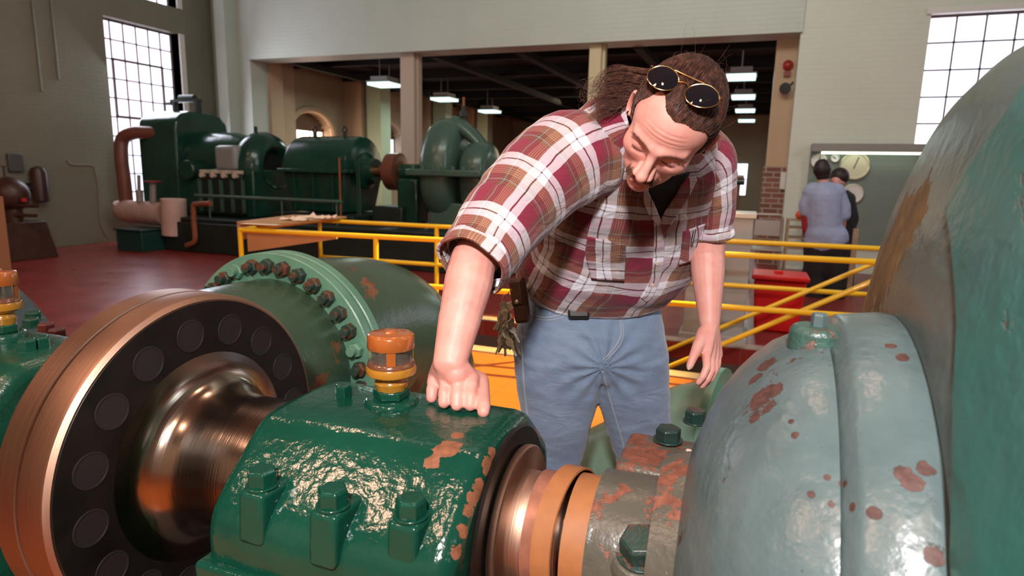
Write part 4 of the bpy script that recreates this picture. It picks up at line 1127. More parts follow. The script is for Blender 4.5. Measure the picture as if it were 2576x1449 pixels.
BB = bvh_of(bodyob)
nailm = simple('finger_nail', (.80,.55,.48), .25)
def nail(x, y, rx, ry, d):
    h, n_ = hit(BB, x, y, 0)
    if h is None: return
    dv = (UP*d[1] + RT*d[0]).normalized(); ex = dv.cross(n_).normalized(); ey = n_.cross(ex); m = MB(); rows = []
    for f in (1, .85, .6, .3, .02): rows.append([h + ex*(rx*f*math.cos(a)) + ey*(ry*f*math.sin(a)) + n_*(.0009 - .0028*(f*math.cos(a))**2 - (.0006 if f == 1 else 0)) for a in [2*PI*k/20 for k in range(20)]])
    m.loft(rows, cap1=True); m.build('finger_nail', nailm, man, smooth=60)
nail(1733, 924, .0055, .0075, (-.3,-1))
# ---- hair, brows, moustache, sunglasses
hairm, n, l, p = nt('brown_hair'); v = coords(n, l, (1,1,1)); f = noise_n(n, l, v, 90, 4)
l.new(ramp(n, l, f, [(.3, (.026,.009,.007)), (.52, (.085,.030,.019)), (.75, (.21,.09,.055))]), p.inputs['Base Color']); p.inputs['Roughness'].default_value = .55
rh = hr + np.where(hm > 0, .0045*np.clip(hm,0,1), -.006*np.clip(-hm*2.5,0,1))
hq = HC + hdirs*rh[:,None]
# drop the part under the neck
keep = hm > -.35
fs = hfaces[keep[hfaces].all(1)]
hair_cap = h2wn(hq); ST = Strands()
# interpolated radius lookup
kd = KDTree(len(hdirs))
for i, d_ in enumerate(hdirs): kd.insert(V(d_), i)
kd.balance()
def surf(d, off):
    i = kd.find(d)[1]; return V(HC) + d*(hr[i] + off)
tie = (V((0.012,-.112,.015)) - V(HC)).normalized()
rh_ = random.Random(11)
roots = [i for i in range(len(hdirs)) if hm[i] > .02]
def strand(m, pts, r): ST.add(pts, r)
hair = None
hairline = [i for i in range(len(hdirs)) if .0 < hm[i] < .5]
for q in range(8000):
    i = rh_.choice(hairline if q % 5 < 2 else roots); d0 = V(hdirs[i]); ang = d0.angle(tie)
    if ang < .1: continue
    tgt = (tie + V((rh_.gauss(0,.06), rh_.gauss(0,.06), rh_.gauss(0,.06)))).normalized()
    L_ = min(1, rh_.uniform(.5, 1.1)); pts = []; K_ = 9; lift = rh_.uniform(.0054,.0100)
    wv = rh_.gauss(0,.012)
    for j in range(K_):
        t = j/(K_-1)*L_; d_ = d0.slerp(tgt, t)
        off = lift*min(1, j+.22) + .0012*math.sin(t*9+q)
        d_ = (d_ + V((wv*math.sin(t*PI), 0, wv*math.sin(t*PI)*.5))).normalized()
        pts.append(h2w(surf(d_, off)))
    strand(hair, pts, .00034)
# fly-away strands
for q in range(90):
    i = rh_.choice(roots); d0 = V(hdirs[i]); side_ = V((rh_.gauss(0,1),rh_.gauss(0,1),rh_.gauss(0,1))).normalized(); pts = []
    a0 = surf(d0, .006); Lf = rh_.uniform(.015,.04)
    for j in range(7):
        t = j/6; pts.append(h2w(a0 + d0*(Lf*.45*math.sin(t*2.2)) + side_*(Lf*t) + V((0,-1,0))*Lf*.5*t))
    strand(hair, pts, .00025)
# ponytail falling over the far shoulder, with loose curls
t0 = h2w(V((0.0,-.108,.018)))
guide = catmull([t0, atd(1600,214,1.33), atd(1568,222,1.345), atd(1535,236,1.355), atd(1508,250,1.36), atd(1486,266,1.37)], 5)
for q in range(620):
    ph = rh_.uniform(0, 2*PI); rr = rh_.random()**.6; k = len(guide); pts = []; n_end = int(k*rh_.uniform(.55,1)); fr_ = rh_.uniform(2,6); am = rh_.uniform(.001,.006)
    up_ = rh_.gauss(0,1)
    for j in range(max(5,n_end)):
        t = j/(k-1); r = (.022 + .030*math.sin(min(1,t*1.2)*PI*.8))*rr
        c = guide[min(j,k-1)]; a = ph + t*1.3
        q_ = c + UP*(math.sin(a)*r*1.0) + VN*(math.cos(a)*r*.6) + RT*(math.cos(a*2)*r*.3)
        q_ += UP*(am*math.sin(fr_*t*6+ph)*t) + RT*(am*math.cos(fr_*t*6+ph)*t)
        pts.append(q_)
    strand(hair, pts, .00055)
for q in range(40):   # curls at the end
    c = atd(1500+rh_.uniform(-18,50), 222+rh_.uniform(-18,50), 1.36+rh_.uniform(-.02,.03)); r = rh_.uniform(.008,.022); ph = rh_.uniform(0,6); pts = []
    for j in range(14):
        a = ph + j*.4; pts.append(c + RT*(r*math.cos(a)) + UP*(r*math.sin(a)) - RT*(.0016*j))
    strand(hair, pts, .0004)
sv, sf = ST.arrays(len(hair_cap))
hob = build_np('hair', np.concatenate([hair_cap, sv]), [fs, sf], hairm, man)
def hairs(name, centers, count, ln, dirfn, r=.00035, spread=.003, mat=hairm, seed=1):
    """short hairs on the face around a polyline of head-local (x, z) points"""
    rr = random.Random(seed); m = Strands(); P = catmull([V(c) for c in centers], 6)
    for _ in range(count):
        a = rr.uniform(0, len(P)-1.001); i = int(a); c = P[i].lerp(P[i+1], a-i)
        c = c + V((rr.gauss(0,spread), 0, rr.gauss(0,spread)))
        d = (c - V(HC)).normalized(); s0 = surf(d, .0002); dv = dirfn(c, rr); nrm = d; L_ = ln*rr.uniform(.6,1.2)
        pts = [h2w(s0 + dv*(L_*t) + nrm*(L_*.35*math.sin(t*2.4))) for t in (0,.25,.5,.75,1)]
        m.add(pts, [r, r, r*.9, r*.7, r*.3])
    v_, f_ = m.arrays(); return build_np(name, v_, [f_], mat, man)
browm = simple('brown_brow_hair', (.20,.085,.055), .6)
for s in (-1, 1):
    hairs('eyebrow', [(s*.012,.098,.0165),(s*.026,.094,.0205),(s*.038,.087,.0210),(s*.050,.074,.016)], 230, .0055, lambda c, rr: V((s*.95,-.35,.12+rr.gauss(0,.22))).normalized(), spread=.0019, mat=browm, seed=4+s, r=.0002)
    hairs('eyelash', [(s*.020,.092,-.0045),(s*.032,.0915,-.0065),(s*.045,.083,-.0045)], 110, .0016, lambda c, rr: V((s*.3+rr.gauss(0,.2),.5,-.8)).normalized(), spread=.0006, mat=simple('dark_lash_%d' % s, (.09,.035,.025), .6), seed=9+s, r=.00022)
mousm = simple('sandy_moustache_hair', (.15,.07,.04), .5)
hairs('moustache', [(-.030,.087,-.067),(-.025,.091,-.061),(-.014,.098,-.0555),(0,.1,-.0545),(.014,.098,-.0555),(.025,.091,-.061),(.030,.087,-.067)], 800, .0075, lambda c, rr: V((math.copysign(.75,c.x)+rr.gauss(0,.25),.05,-.75)).normalized(), spread=.0032, mat=mousm, seed=21, r=.00022)
lipm = simple('lip', (.50,.17,.14), .4)
for zc, rx, rzz, nm in ((-.0655,.018,.0042,'lip'),(-.0765,.015,.0046,'lip')):
    m = MB(); rows = []
    for i in range(15):
        x = -rx + 2*rx*i/14; w_ = rzz*math.sqrt(max(0,1-(x/rx)**2))+.0002; row = []
        for j in range(7):
            z = zc + w_*(j/3-1); dd = (V((x,.099,z))-V(HC)).normalized(); row.append(h2w(surf(dd,.0005)))
        rows.append(row)
    m.loft(rows, close=False); m.build(nm, lipm, man, smooth=0)
eyew = simple('eye_white', (.75,.68,.62), .2)
# sunglasses pushed up on the hair
GB = BVHTree.FromPolygons([V(q) for q in hair_cap], [tuple(int(i) for i in f_) for f_ in fs])
def gpos(x, y, off): 
    h, nn = hit(GB, x, y, 0)
    return h, nn
hL1, n1 = gpos(1668, 196, 0); hL2, n2 = gpos(1766, 240, 0)
gn = (n1+n2).normalized(); gx = (hL2-hL1); gx = (gx - gn*gx.dot(gn)).normalized(); gy = gn.cross(gx)
if gy.dot(VU) < 0: gy = -gy
gc = (hL1+hL2)/2 + gn*.012; half = (hL2-hL1).length/2
cands = []
g1 = atd(1668,195, (hL1-CAM).dot(FW) - .021); g2 = atd(1766,240, (hL2-CAM).dot(FW) - .021)
sg = thing('sunglasses', (g1+g2)/2, 'gold framed aviator sunglasses with dark lenses pushed up on the man\'s hair', 'sunglasses')
gx = (g2-g1).normalized(); gn = (gn - gx*gn.dot(gx)).normalized(); gy = gn.cross(gx); gy = gy if gy.dot(VU) > 0 else -gy
def lens_outline(c, s, k=40):
    out = []
    for i in range(k):
        a = 2*PI*i/k; x = .0300*math.cos(a); y = .0238*math.sin(a)
        if y < 0: x *= (1 - .10*(-y/.0245)); y *= 1.06
        x += -s*.002*(y/.0245)*-1
        curve = -.0035*(x/.0285)**2
        out.append(c + gx*x + gy*y + gn*curve)
    return out
for c, s in ((g1,-1),(g2,1)):
    o_ = lens_outline(c, s); m = MB(); rows = []
    for fct in (1,.8,.6,.4,.2,.03): rows.append([c + (q-c)*fct + gn*(.0035*(1-fct*fct)) for q in o_])
    m.loft(rows, cap1=True); ob_ = m.build('lens', lensm, sg, smooth=0)
    for p_ in ob_.data.polygons: p_.use_smooth = True
    m = MB(); m.tube(o_+[o_[0]], .0011, 8); m.build('rim', gold, sg)
m = MB(); m.tube([g1+gx*.010+gy*.0235, g1.lerp(g2,.35)+gy*.0225+gn*.001, g1.lerp(g2,.65)+gy*.0225+gn*.001, g2-gx*.010+gy*.0235], .0012, 8); m.build('brow_bar', gold, sg)
m = MB(); m.tube(catmull([g1+gx*.0265+gy*.004, g1.lerp(g2,.5)+gy*.009, g2-gx*.0265+gy*.004], 6), .0011, 8); m.build('bridge', gold, sg)
for g, s in ((g1,-1),(g2,1)):
    a = g + gx*(s*.0285) + gy*.012
    m = MB(); m.tube(catmull([a, a+gx*(s*.004)-gn*.006, a+gx*(s*.008)-gn*.06, a+gx*(s*.002)-gn*.11-gy*.008], 6), .0010, 8); m.build('temple', gold, sg)
# ================================================================== far machines (axis along X at Y 9.2)
MY, MZ = 9.2, 1.40
dg = painted('dark_green_machine_paint', (.010,.058,.036), rust=(.10,.05,.03), amount=.72, rs=3, lump=.003, ls=12, rough=.2, col2=(.007,.040,.027))
dg2 = painted('grey_green_pump_paint', (.07,.13,.10), rust=(.26,.09,.045), amount=.70, rs=2.5, lump=.003, ls=12, rough=.25)
blkgr = simple('oily_green_black', (.012,.022,.018), .5, var=.4, vs=3)
brn = simple('red_brown_pipe_paint', (.20,.065,.045), .4, var=.2, vs=3)
lag = simple('pipe_lagging', (.62,.42,.36), .75, var=.2, vs=3, bmp=.01, bs=6)
rustp = simple('orange_rust_pipe', (.30,.09,.04), .6, var=.3, vs=8)
copperf = simple('brown_copper_disc', (.24,.09,.06), .35, .5)
# plinth
m = MB(); m.box((-9.3,8.0,0),(-3.1,10.2,.50)); m.box((-9.35,8.05,.50),(-3.05,10.15,.57)); tag(m.build('machine_plinth', blkgr, None, bevel=.02), 'long blackish plinth carrying the row of green machines along the back', 'plinth')
# gearbox
g = thing('gearbox', (-6.6, MY, .57), 'round topped green gearbox cover with two lifting eyes, left of the brown coupling', 'gearbox')
gx0, gx1 = -7.33, -6.09; R1 = .56
m = MB(); pr = [(0,R1-.05),(.02,R1-.01),(.06,R1),(1.18,R1),(1.22,R1-.01),(1.24,R1-.05),(1.24,.05)]
m.lathe([(0,.02)]+pr, (gx0, MY, MZ), (1,0,0), 48, up=(0,1,0), a0=0, a1=PI); 
for i,q in enumerate(m.v):
    pass
cov = m.build('cover', dg, g, smooth=40)
m = MB(); m.box((gx0-.05,MY-R1-.07,MZ-.045),(gx1+.05,MY+R1+.07,MZ+.015)); m.build('split_flange', dg, g, bevel=.01)
def taper(x0,x1,y0,y1,z0,z1,k):
    return [(x0+k,y0+k,z0),(x1-k,y0+k,z0),(x1-k,y1-k,z0),(x0+k,y1-k,z0),(x0,y0,z1),(x1,y0,z1),(x1,y1,z1),(x0,y1,z1)], [(0,3,2,1),(4,5,6,7),(0,1,5,4),(1,2,6,5),(2,3,7,6),(3,0,4,7)]
m = MB(); m.add(*taper(gx0+.02,gx1-.02,MY-R1,MY+R1,.72,MZ-.045,.10)); m.build('lower_case', dg, g, bevel=.02)
for x in (gx0+.25, gx0+.62, gx0+1.0):
    m = MB(); m.box((x-.015,MY-R1-.02,.75),(x+.015,MY-R1+.12,MZ-.05)); m.build('rib', dg, g)
m = MB(); m.box((gx0-.1,MY-.75,.57),(gx1+.25,MY+.75,.70)); m.build('bedplate', blkgr, g, bevel=.01)
for x in (gx0+.33, gx0+.92):
    m = MB(); m.cyl((x,MY-.1,MZ+R1-.02),(x,MY-.1,MZ+R1+.06),.035,12); m.tube([V((x+.045*math.cos(a),MY-.1,MZ+R1+.10+.045*math.sin(a))) for a in [2*PI*i/16 for i in range(17)]], .014, 8); m.build('lifting_eye', blkgr, g)
m = MB(); m.lathe([(0,.30),(.05,.30),(.10,.22),(.22,.20),(.22,.0001)], (gx1, MY, MZ), (1,0,0), 32); m.build('bearing_end', dg, g)
for x, y in ((gx1+.12,MY-.42),(gx1+.22,MY-.5),(gx1-.05,MY-.64)):
    m = MB(); m.cyl((x,y,.6),(x,y,MZ+.2),.018,8); m.build('riser_pipe', rustp if x < gx1 else dg, g)
m = MB(); m.tube([(gx0-1.5,MY-.95,.93),(gx1+.2,MY-.95,.93)], .03, 10); 
for x in (gx0-1.2, gx0+.3, gx1+.1): m.cyl((x,MY-.95,.57),(x,MY-.95,.93),.015,6)
m.build('oil_pipe', dg2, g)
# coupling
c = thing('coupling', (-5.3, MY, .57), 'brown disc coupling between the far gearbox and the far green pump', 'coupling')
m = MB(); m.lathe([(0,.28),(.01,.30),(.20,.30),(.21,.28),(.21,.1)], (-5.62,MY,MZ), (1,0,0), 40); m.build('disc', copperf, c, smooth=30)
m = MB(); m.lathe([(-.25,.09),(.21,.09),(.215,.17),(.24,.12),(.49,.11)], (-5.62,MY,MZ), (1,0,0), 24); m.build('shaft', turned('copper_shaft', (.6,.3,.16), .3), c)  # far coupling shaft in its own copper colour
m = MB(); m.box((-5.75,MY-.35,.57),(-5.2,MY+.35,.85)); m.build('guard', blkgr, c, bevel=.02)
# pump
pu_ = thing('volute_pump', (-4.3, MY, .57), 'tall grey-green pump with a split casing and a valve on top, left of the man', 'pump')
def ell(m, c, r, n=32):
    rings = []
    for i in range(n+1):
        t = -PI/2 + PI*i/n; rings.append([V(c)+V((r[0]*math.cos(t)*math.cos(a)*1.0, r[1]*math.cos(t)*math.sin(a), r[2]*math.sin(t))) for a in [2*PI*k/n for k in range(n)]])
    m.loft(rings)
def scroll(m, x0, x1, ry, zt, zb, cy=MY):
    rows = []
    N = 40
    for i in range(15):
        u = -1 + 2*i/14; k = math.sqrt(max(.0001,1-u*u))**.55; xm = (x0+x1)/2 + u*(x1-x0)/2
        k = .55+.45*k if abs(u) < .99 else .50
        rows.append([V((xm, cy + ry*k*math.cos(a), MZ + (zt if math.sin(a) > 0 else zb)*k*math.sin(a))) for a in [2*PI*q/N for q in range(N)]])
    m.loft(rows, cap0=True, cap1=True)
m = MB(); scroll(m, -4.82, -4.28, .62, .84, .80); m.build('volute', dg2, pu_, smooth=60)
m = MB(); scroll(m, -4.22, -3.78, .46, .50, .78); m.build('volute', dg2, pu_, smooth=60)
m = MB(); 
rows = []
for t in np.linspace(0,1,10):
    x = -4.45 + .62*t; z = MZ + .74 - .50*t**1.6; rows.append([V((x,MY+.16*math.cos(a),z+.14*math.sin(a))) for a in [2*PI*q/20 for q in range(20)]])
m.loft(rows, cap0=True, cap1=True); m.build('crossover_pipe', dg2, pu_)
m = MB(); m.box((-4.95,MY-.68,MZ-.05),(-3.72,MY+.68,MZ+.05)); m.build('split_flange', dg2, pu_, bevel=.02)
for x in np.linspace(-4.85,-3.85,7):
    m = MB(); m.hexa((x,MY-.62,MZ+.05),(0,0,1),.035,.05); m.build('bolt', dg2, pu_, smooth=20)
m = MB(); m.lathe([(0,.13),(.55,.13),(.6,.10),(.62,.05)], (-5.42,MY,MZ), (1,0,0), 28); m.build('bearing', dg, pu_)
m = MB(); m.box((-5.38,MY-.2,.57),(-5.0,MY+.2,MZ-.1)); m.build('bearing_stand', dg, pu_, bevel=.04)
m = MB(); m.box((-4.7,MY-.4,.57),(-3.9,MY+.4,.95)); m.build('foot', dg2, pu_, bevel=.03)
m = MB(); m.cyl((-4.30,MY,2.10),(-4.30,MY,2.42),.03,10); m.cyl((-4.30,MY,2.26),(-4.30,MY,2.34),.06,10); m.build('air_valve', blkgr, pu_)
m = MB(); m.cyl((-4.30,MY,2.42),(-4.30,MY,2.55),.02,8); m.build('valve_stem', rustp, pu_)
# turbine
t = thing('turbine', (-9.6, MY, .57), 'big dark green turbine with a hood and dark bell mouth, under the tall window', 'turbine')
m = MB()
hood = [(-.62,-1.0),(-.62,.62),(-.58,.80),(-.45,.92),(-.25,.98),(.25,.98),(.45,.92),(.58,.80),(.62,.62),(.62,-1.0)]
m.prism(hood, -10.45, -9.55, (0,1,0), (0,0,1), (0, MY, MZ)); m.build('hood', dg, t, bevel=.05, bseg=3)
m = MB(); m.lathe([(0,.50),(.10,.52),(.8,.50),(1.15,.42),(1.2,.3)], (-9.56,MY,MZ+.12), (1,0,0), 48); m.build('casing', dg, t)
m = MB(); m.lathe([(0,.46),(.02,.56),(.10,.60),(.22,.60),(.34,.55),(.44,.44),(.46,.36),(.40,.28),(.30,.24)], (-8.35,MY,MZ+.03), (1,0,0), 48); m.build('bell_mouth', dg, t)
m = MB(); m.lathe([(.0,.30),(.001,.0001)], (-8.02,MY,MZ+.03), (1,0,0), 32); m.build('mouth_bore', simple('bore_black', (.003,.003,.003), .9), t)
m = MB(); m.box((-9.75,MY-.60,.57),(-7.9,MY+.60,MZ-.02)); m.build('lower_case', dg, t, bevel=.03)
m = MB(); m.box((-8.95,MY-.70,.62),(-8.05,MY-.60,MZ-.10)); m.build('front_box', blkgr, t, bevel=.01)
for k in range(4):
    x = -8.85+.24*k
    m = MB(); m.box((x-.055,MY-.76,MZ-.10),(x+.055,MY-.62,MZ-.04)); m.cyl((x-.02,MY-.77,MZ-.13),(x-.02,MY-.63,MZ-.13),.045,12); m.build('bright_cap', simple('cap_metal_%d' % k, (.6,.48,.38), .4), t, bevel=.006)
for k in range(5):
    x = -8.95+.235*k; m = MB(); m.box((x-.018,MY-.75,.66),(x+.018,MY-.70,MZ-.2)); m.build('fin', dg2, t)
m = MB(); m.cyl((-9.25,MY-.72,MZ-.05),(-9.25,MY-.45,MZ-.05),.17,20); m.build('side_boss', dg, t, bevel=.03)
# valve gear on the hood
for (x0,x1,z) in ((-10.2,-9.55,2.56),): 
    m = MB(); m.box((x0,MY-.1,z),(x1,MY+.02,z+.05)); m.box((x0+.05,MY-.1,z-.18),(x0+.10,MY,z)); m.box((x1-.06,MY-.1,z-.2),(x1,MY,z)); m.cyl((x0+.2,MY-.05,z+.07),(x1-.1,MY-.05,z+.07),.06,12); m.box((x0-.12,MY-.1,z-.05),(x0+.02,MY-.02,z)); m.build('valve_gear', blkgr, t)
for (x, z) in ((-8.25,MZ+.72),):
    m = MB(); m.cyl((x,MY-.1,z-.12),(x,MY-.1,z),.03,8); m.build('lifting_eye', blkgr, t)
m = MB(); m.add(*taper(-8.68,-8.2,MY-.66,MY-.3,MZ-.05,MZ+.38,-.0)); m.build('inspection_cover', simple('pale_cover', (.26,.27,.27), .3), t, bevel=.08, bseg=3)
# brown pipe sweeping up from the lagged vessel into the turbine
def px(x, y, Y): return aty(x, y, Y)
m = MB(); m.tube(catmull([px(418,335,8.75), px(370,334,8.6), px(335,335,8.5), px(308,352,8.45), px(306,400,8.4), px(312,450,8.4), px(318,508,8.4)], 8), .115, 28)
tag(m.build('brown_pipe', brn, None), 'fat red-brown pipe bending down in front of the tall window', 'pipe')
pb = thing('lagged_vessel', (px(420,600,8.1).x, 8.1, 0), 'pinkish white lagged pipe and drum on the floor at the foot of the brown pipe', 'vessel')
m = MB(); a_, b_ = px(318,530,8.35), px(420,540,8.2); m.tube(catmull([a_+V((0,0,.1)), a_, a_.lerp(b_,.5), b_], 5), .20, 28, rs=None); m.build('lagged_pipe', lag, pb)
c0, c1 = px(436,500,8.1), px(440,592,8.1); m = MB(); m.cyl(c0, c1, .20, 32); m.build('drum', lag, pb, bevel=.01)
for x_ in (382, 405, 438, 452):
    q = px(x_, 580, 8.1); m = MB(); m.cyl((q.x, 8.1, 0), (q.x, 8.1, q.z), .04 if x_ < 430 else .08, 12); m.build('leg', brn, pb)
m = MB(); gv = simple('grey_valve', (.3,.26,.24), .4); m.cyl(px(352,508,8.2), px(350,478,8.2), .06, 12); m.cyl(px(350,478,8.2), px(349,440,8.2), .03, 10); m.build('valve', gv, pb)
m = MB(); m.cyl(px(385,508,8.2), px(385,460,8.2), .05, 12); m.build('valve', gv, pb)
m = MB(); q = px(385,458,8.2); m.lathe([(0,.14),(.02,.14)], q, (0,0,1), 20); m.build('handwheel', simple('red_wheel', (.3,.02,.03), .4), pb)
m = MB(); m.tube(catmull([px(530,512,7.95), px(495,514,7.95), px(487,520,7.95), px(488,560,7.95), px(490,605,7.95), px(470,618,7.95)], 6), .045, 12); tag(m.build('orange_pipe', rustp, None), 'thin orange-brown pipe beside the lagged drum, running down the plinth', 'pipe')
m = MB(); m.box((-9.93,7.6,0),(-9.35,8.1,.34)); m.box((-9.96,7.57,.34),(-9.32,8.13,.37)); tag(m.build('green_box', simple('dark_teal_paint', (.012,.05,.045), .3), None, bevel=.01), 'low dark green steel box on the red floor by the left wall', 'box')
# ---------------------------------------------- left wall details
def onw(x, y, d=0): return atx(x, y, XL+d)
a_, b_ = onw(94,418,.13), onw(104,508,.13)
t = thing('wall_canister', b_, 'brown tube shaped canister fixed upright on the left wall', 'canister')
m = MB(); ax = V((0,0,1)); m.lathe([(0,.10),(.02,.12),(a_.z-b_.z-.10,.12),(a_.z-b_.z-.03,.09),(a_.z-b_.z,.03)], (a_.x,(a_.y+b_.y)/2,b_.z), ax, 24); m.build('body', simple('dark_brown_enamel', (.05,.018,.015), .35), t)
m = MB(); yy = (a_.y+b_.y)/2
for z in (b_.z+.18, a_.z-.3): m.box((XL,yy-.13,z),(a_.x+.02,yy+.13,z+.03))
m.build('bracket', blkgr, t)
q = onw(34,409,.0); m = MB(); m.box((XL,q.y-.11,q.z-.14),(XL+.08,q.y+.11,q.z+.14)); tag(m.build('switch_box', simple('dark_grey_paint', (.10,.10,.10), .4), None, bevel=.01), 'small dark grey box on the left wall above the brown pump', 'switch box')
m = MB(); pts = [onw(168,403,.02), onw(180,414,.02), onw(232,418,.02), onw(240,440,.02), onw(246,470,.02), onw(252,560,.02), onw(272,600,.02)]; m.tube(catmull(pts,6), .014, 8); tag(m.build('conduit', simple('conduit_brown', (.22,.16,.13), .5), None), 'thin brown conduit wandering down the left wall below the window', 'conduit')
for k, (x0,y0,x1,y1) in enumerate(((75,0,105,230),(130,0,148,200))):
    a_, b_ = onw(x0,y0,.02), onw(x1,y1,.02); a_ = V((a_.x,b_.y,a_.z)); m = MB(); m.cyl(a_, b_, .018, 8); tag(m.build('conduit', wallL, None), ('painted conduit on the upper left wall, nearer the left edge' if k == 0 else 'painted conduit on the upper left wall, nearer the tall window'), 'conduit')
# small brown pump in the left corner
q = atz(45, 640, 0); q.x += .42; q.y -= .3
bp = thing('brown_pump', (q.x, q.y, 0), 'small rusty brown pump with a handwheel on a brown plinth, left wall corner', 'pump')
bm_ = simple('rust_brown_machine', (.075,.028,.020), .4, var=.4, vs=6)
m = MB(); m.add(*taper(q.x-.6,q.x+.25,q.y-.3,q.y+.35,0,.55,-.08)); m.build('plinth', bm_, bp, bevel=.01)
tq = aty(32, 520, q.y); m = MB(); ell(m, (tq.x-.05,q.y,.95), (.28,.25,.26), 20); m.build('casing', bm_, bp)
m = MB(); m.cyl((tq.x,q.y,.5),(tq.x,q.y,.95),.12,16); m.build('column', bm_, bp)
m = MB(); m.cyl((tq.x-.1,q.y,1.15),(tq.x-.1,q.y,1.35),.015,8); m.lathe([(0,.06),(.015,.06)], (tq.x-.1,q.y,1.35), (0,0,1), 16); m.build('handwheel', bm_, bp)
m = MB(); m.cyl((tq.x+.1,q.y-.05,.80),(tq.x+.4,q.y+.1,.80),.03,10); m.cyl((tq.x+.1,q.y-.05,.66),(tq.x+.42,q.y+.05,.66),.025,10); m.build('side_pipe', bm_, bp)
m = MB(); m.lathe([(0,.035),(.05,.035)], (tq.x+.3,q.y-.02,.86), (0,0,1), 10); m.build('red_knob', simple('red_knob', (.5,.02,.02), .4), bp)
q0 = atz(-22, 700, 0)
m = MB(); m.box((q0.x-.30,q0.y,0),(q0.x-.005,q0.y+.25,1.0)); tag(m.build('orange_post', simple('orange_tan_paint', (.40,.17,.08), .5), None, bevel=.005), 'orange-tan post at the left edge in front of the brown pump', 'post')
# ---------------------------------------------- rails round the stair pit
yel = simple('yellow_rail_enamel', (.92,.60,.02), .28, coat=.3)
def rail(name, a, b, parent, r=.021):
    m = MB(); m.cyl(a, b, r, 16); return m.build(name, yel, parent)
def zlift(p, z): return V((p.x, p.y, z))
ZT, ZM = .907, .53
near = thing('guard_rail', (-2.5, 4.6, 0), 'yellow tube railing along the near side of the stair pit, under the plywood board', 'railing')
nl = atz(604, 578, ZT); nr_ = atz(2260, 662, ZT)
fl = atz(870, 556, ZT); frr = atz(2300, 630, ZT)
def lerpx(a, b, x): t_ = (x-a.x)/(b.x-a.x); return a.lerp(b, t_)
rail('top_rail', nl, nr_, near); rail('mid_rail', zlift(lerpx(nl,nr_,nl.x),ZM), zlift(nr_,ZM), near)
for pxx in (604, 945, 1345, 1818):
    # post where the pixel column meets the rail
    best = min(np.linspace(0,1,400), key=lambda tt: abs(((nl.lerp(nr_,tt)-CAM).dot(RT)/(nl.lerp(nr_,tt)-CAM).dot(FW))*FPX+1288-pxx))
    q = nl.lerp(nr_, best)
    m = MB(); m.cyl((q.x,q.y,0.012), (q.x,q.y,ZT), .021, 16); m.lathe([(0,.05),(.012,.05)], (q.x,q.y,.0), (0,0,1), 16); m.build('post', yel, near)
m = MB(); rail('end_rail', nl, V((fl.x-.25, fl.y-.1, ZT)), near)
far = thing('guard_rail', (-2.5, 6.0, 0), 'yellow tube railing on the far side of the stair pit, ending right of the man', 'railing')
fl2 = V((fl.x-.25, fl.y-.1, ZT)); rail('top_rail', fl2, frr, far); rail('mid_rail', zlift(fl2,ZM), zlift(frr,ZM), far)
for pxx in (805, 1098, 1500, 1816):
    best = min(np.linspace(0,1,400), key=lambda tt: abs(((fl2.lerp(frr,tt)-CAM).dot(RT)/(fl2.lerp(frr,tt)-CAM).dot(FW))*FPX+1288-pxx))
    q = fl2.lerp(frr, best); m = MB(); m.cyl((q.x,q.y,0.0), (q.x,q.y,ZT), .021, 16); m.lathe([(0,.05),(.012,.05)], (q.x,q.y,.0), (0,0,1), 16); m.build('post', yel, far)
sr = thing('stair_handrail', (.3, 5.2, 0), 'pair of yellow handrails slanting down into the stair pit, right of the man', 'railing')
def ext(a, b, t0, t1): return a.lerp(b, t0), a.lerp(b, t1)
a_, b_ = ext(aty(1670,885,5.55), aty(2145,685,5.55), -.35, 1.15); rail('far_handrail', a_, b_, sr, .019)
a_, b_ = ext(aty(1690,920,4.85), aty(2130,735,4.85), -.35, 1.2); rail('near_handrail', a_, b_, sr, .019)
# plywood board on the rail corner with papers
ply = simple('plywood', (.55,.30,.13), .5, var=.15, vs=3)
bd = [atz(598,560,.935), atz(752,577,.935), atz(872,546,.935), atz(700,540,.935)]
bd = [atz(596,563,.935), atz(690,569,.935), atz(872,549,.935), atz(735,545,.935)]
m = MB(); m.add([q for q in bd]+[q+V((0,0,.02)) for q in bd], [(0,3,2,1),(4,5,6,7),(0,1,5,4),(1,2,6,5),(2,3,7,6),(3,0,4,7)])
tb = thing('plywood_board', (bd[0]+bd[2])/2, 'plywood board lying on the yellow railing corner with papers on it', 'board')
m.build('board_top', ply, tb, smooth=0)
m = MB(); a_, b_ = aty(598,560,nl.y-.02), aty(598,620,nl.y-.02); c_, d_ = aty(820,580,nl.y+.9), aty(820,590,nl.y+.9)
m.add([bd[0], bd[3]+V((0,0,0)), bd[3]+V((0,0,-.05)), bd[0]+V((0,0,-.15)), bd[0]+V((.02,.02,0)), bd[3]+V((.02,.02,0)), bd[3]+V((.02,.02,-.05)), bd[0]+V((.02,.02,-.15))], [(0,1,2,3),(4,7,6,5),(0,4,5,1),(1,5,6,2),(2,6,7,3),(3,7,4,0)])
m.build('apron', ply, tb, smooth=0)
m = MB(); e0 = nl + V((.04,.035,-.02)); dx = (nr_-nl).normalized()
tri = [e0, e0+dx*.85, e0+dx*.85+V((0,0,-.02)), e0+V((0,0,-.17))]; m.add([q for q in tri]+[q+V((0,.02,0)) for q in tri], [(0,1,2,3),(4,7,6,5),(0,4,5,1),(1,5,6,2),(2,6,7,3),(3,7,4,0)]); m.build('gusset', ply, tb, smooth=0)
paper = simple('cream_paper', (.82,.66,.52), .7)
rp = random.Random(5)
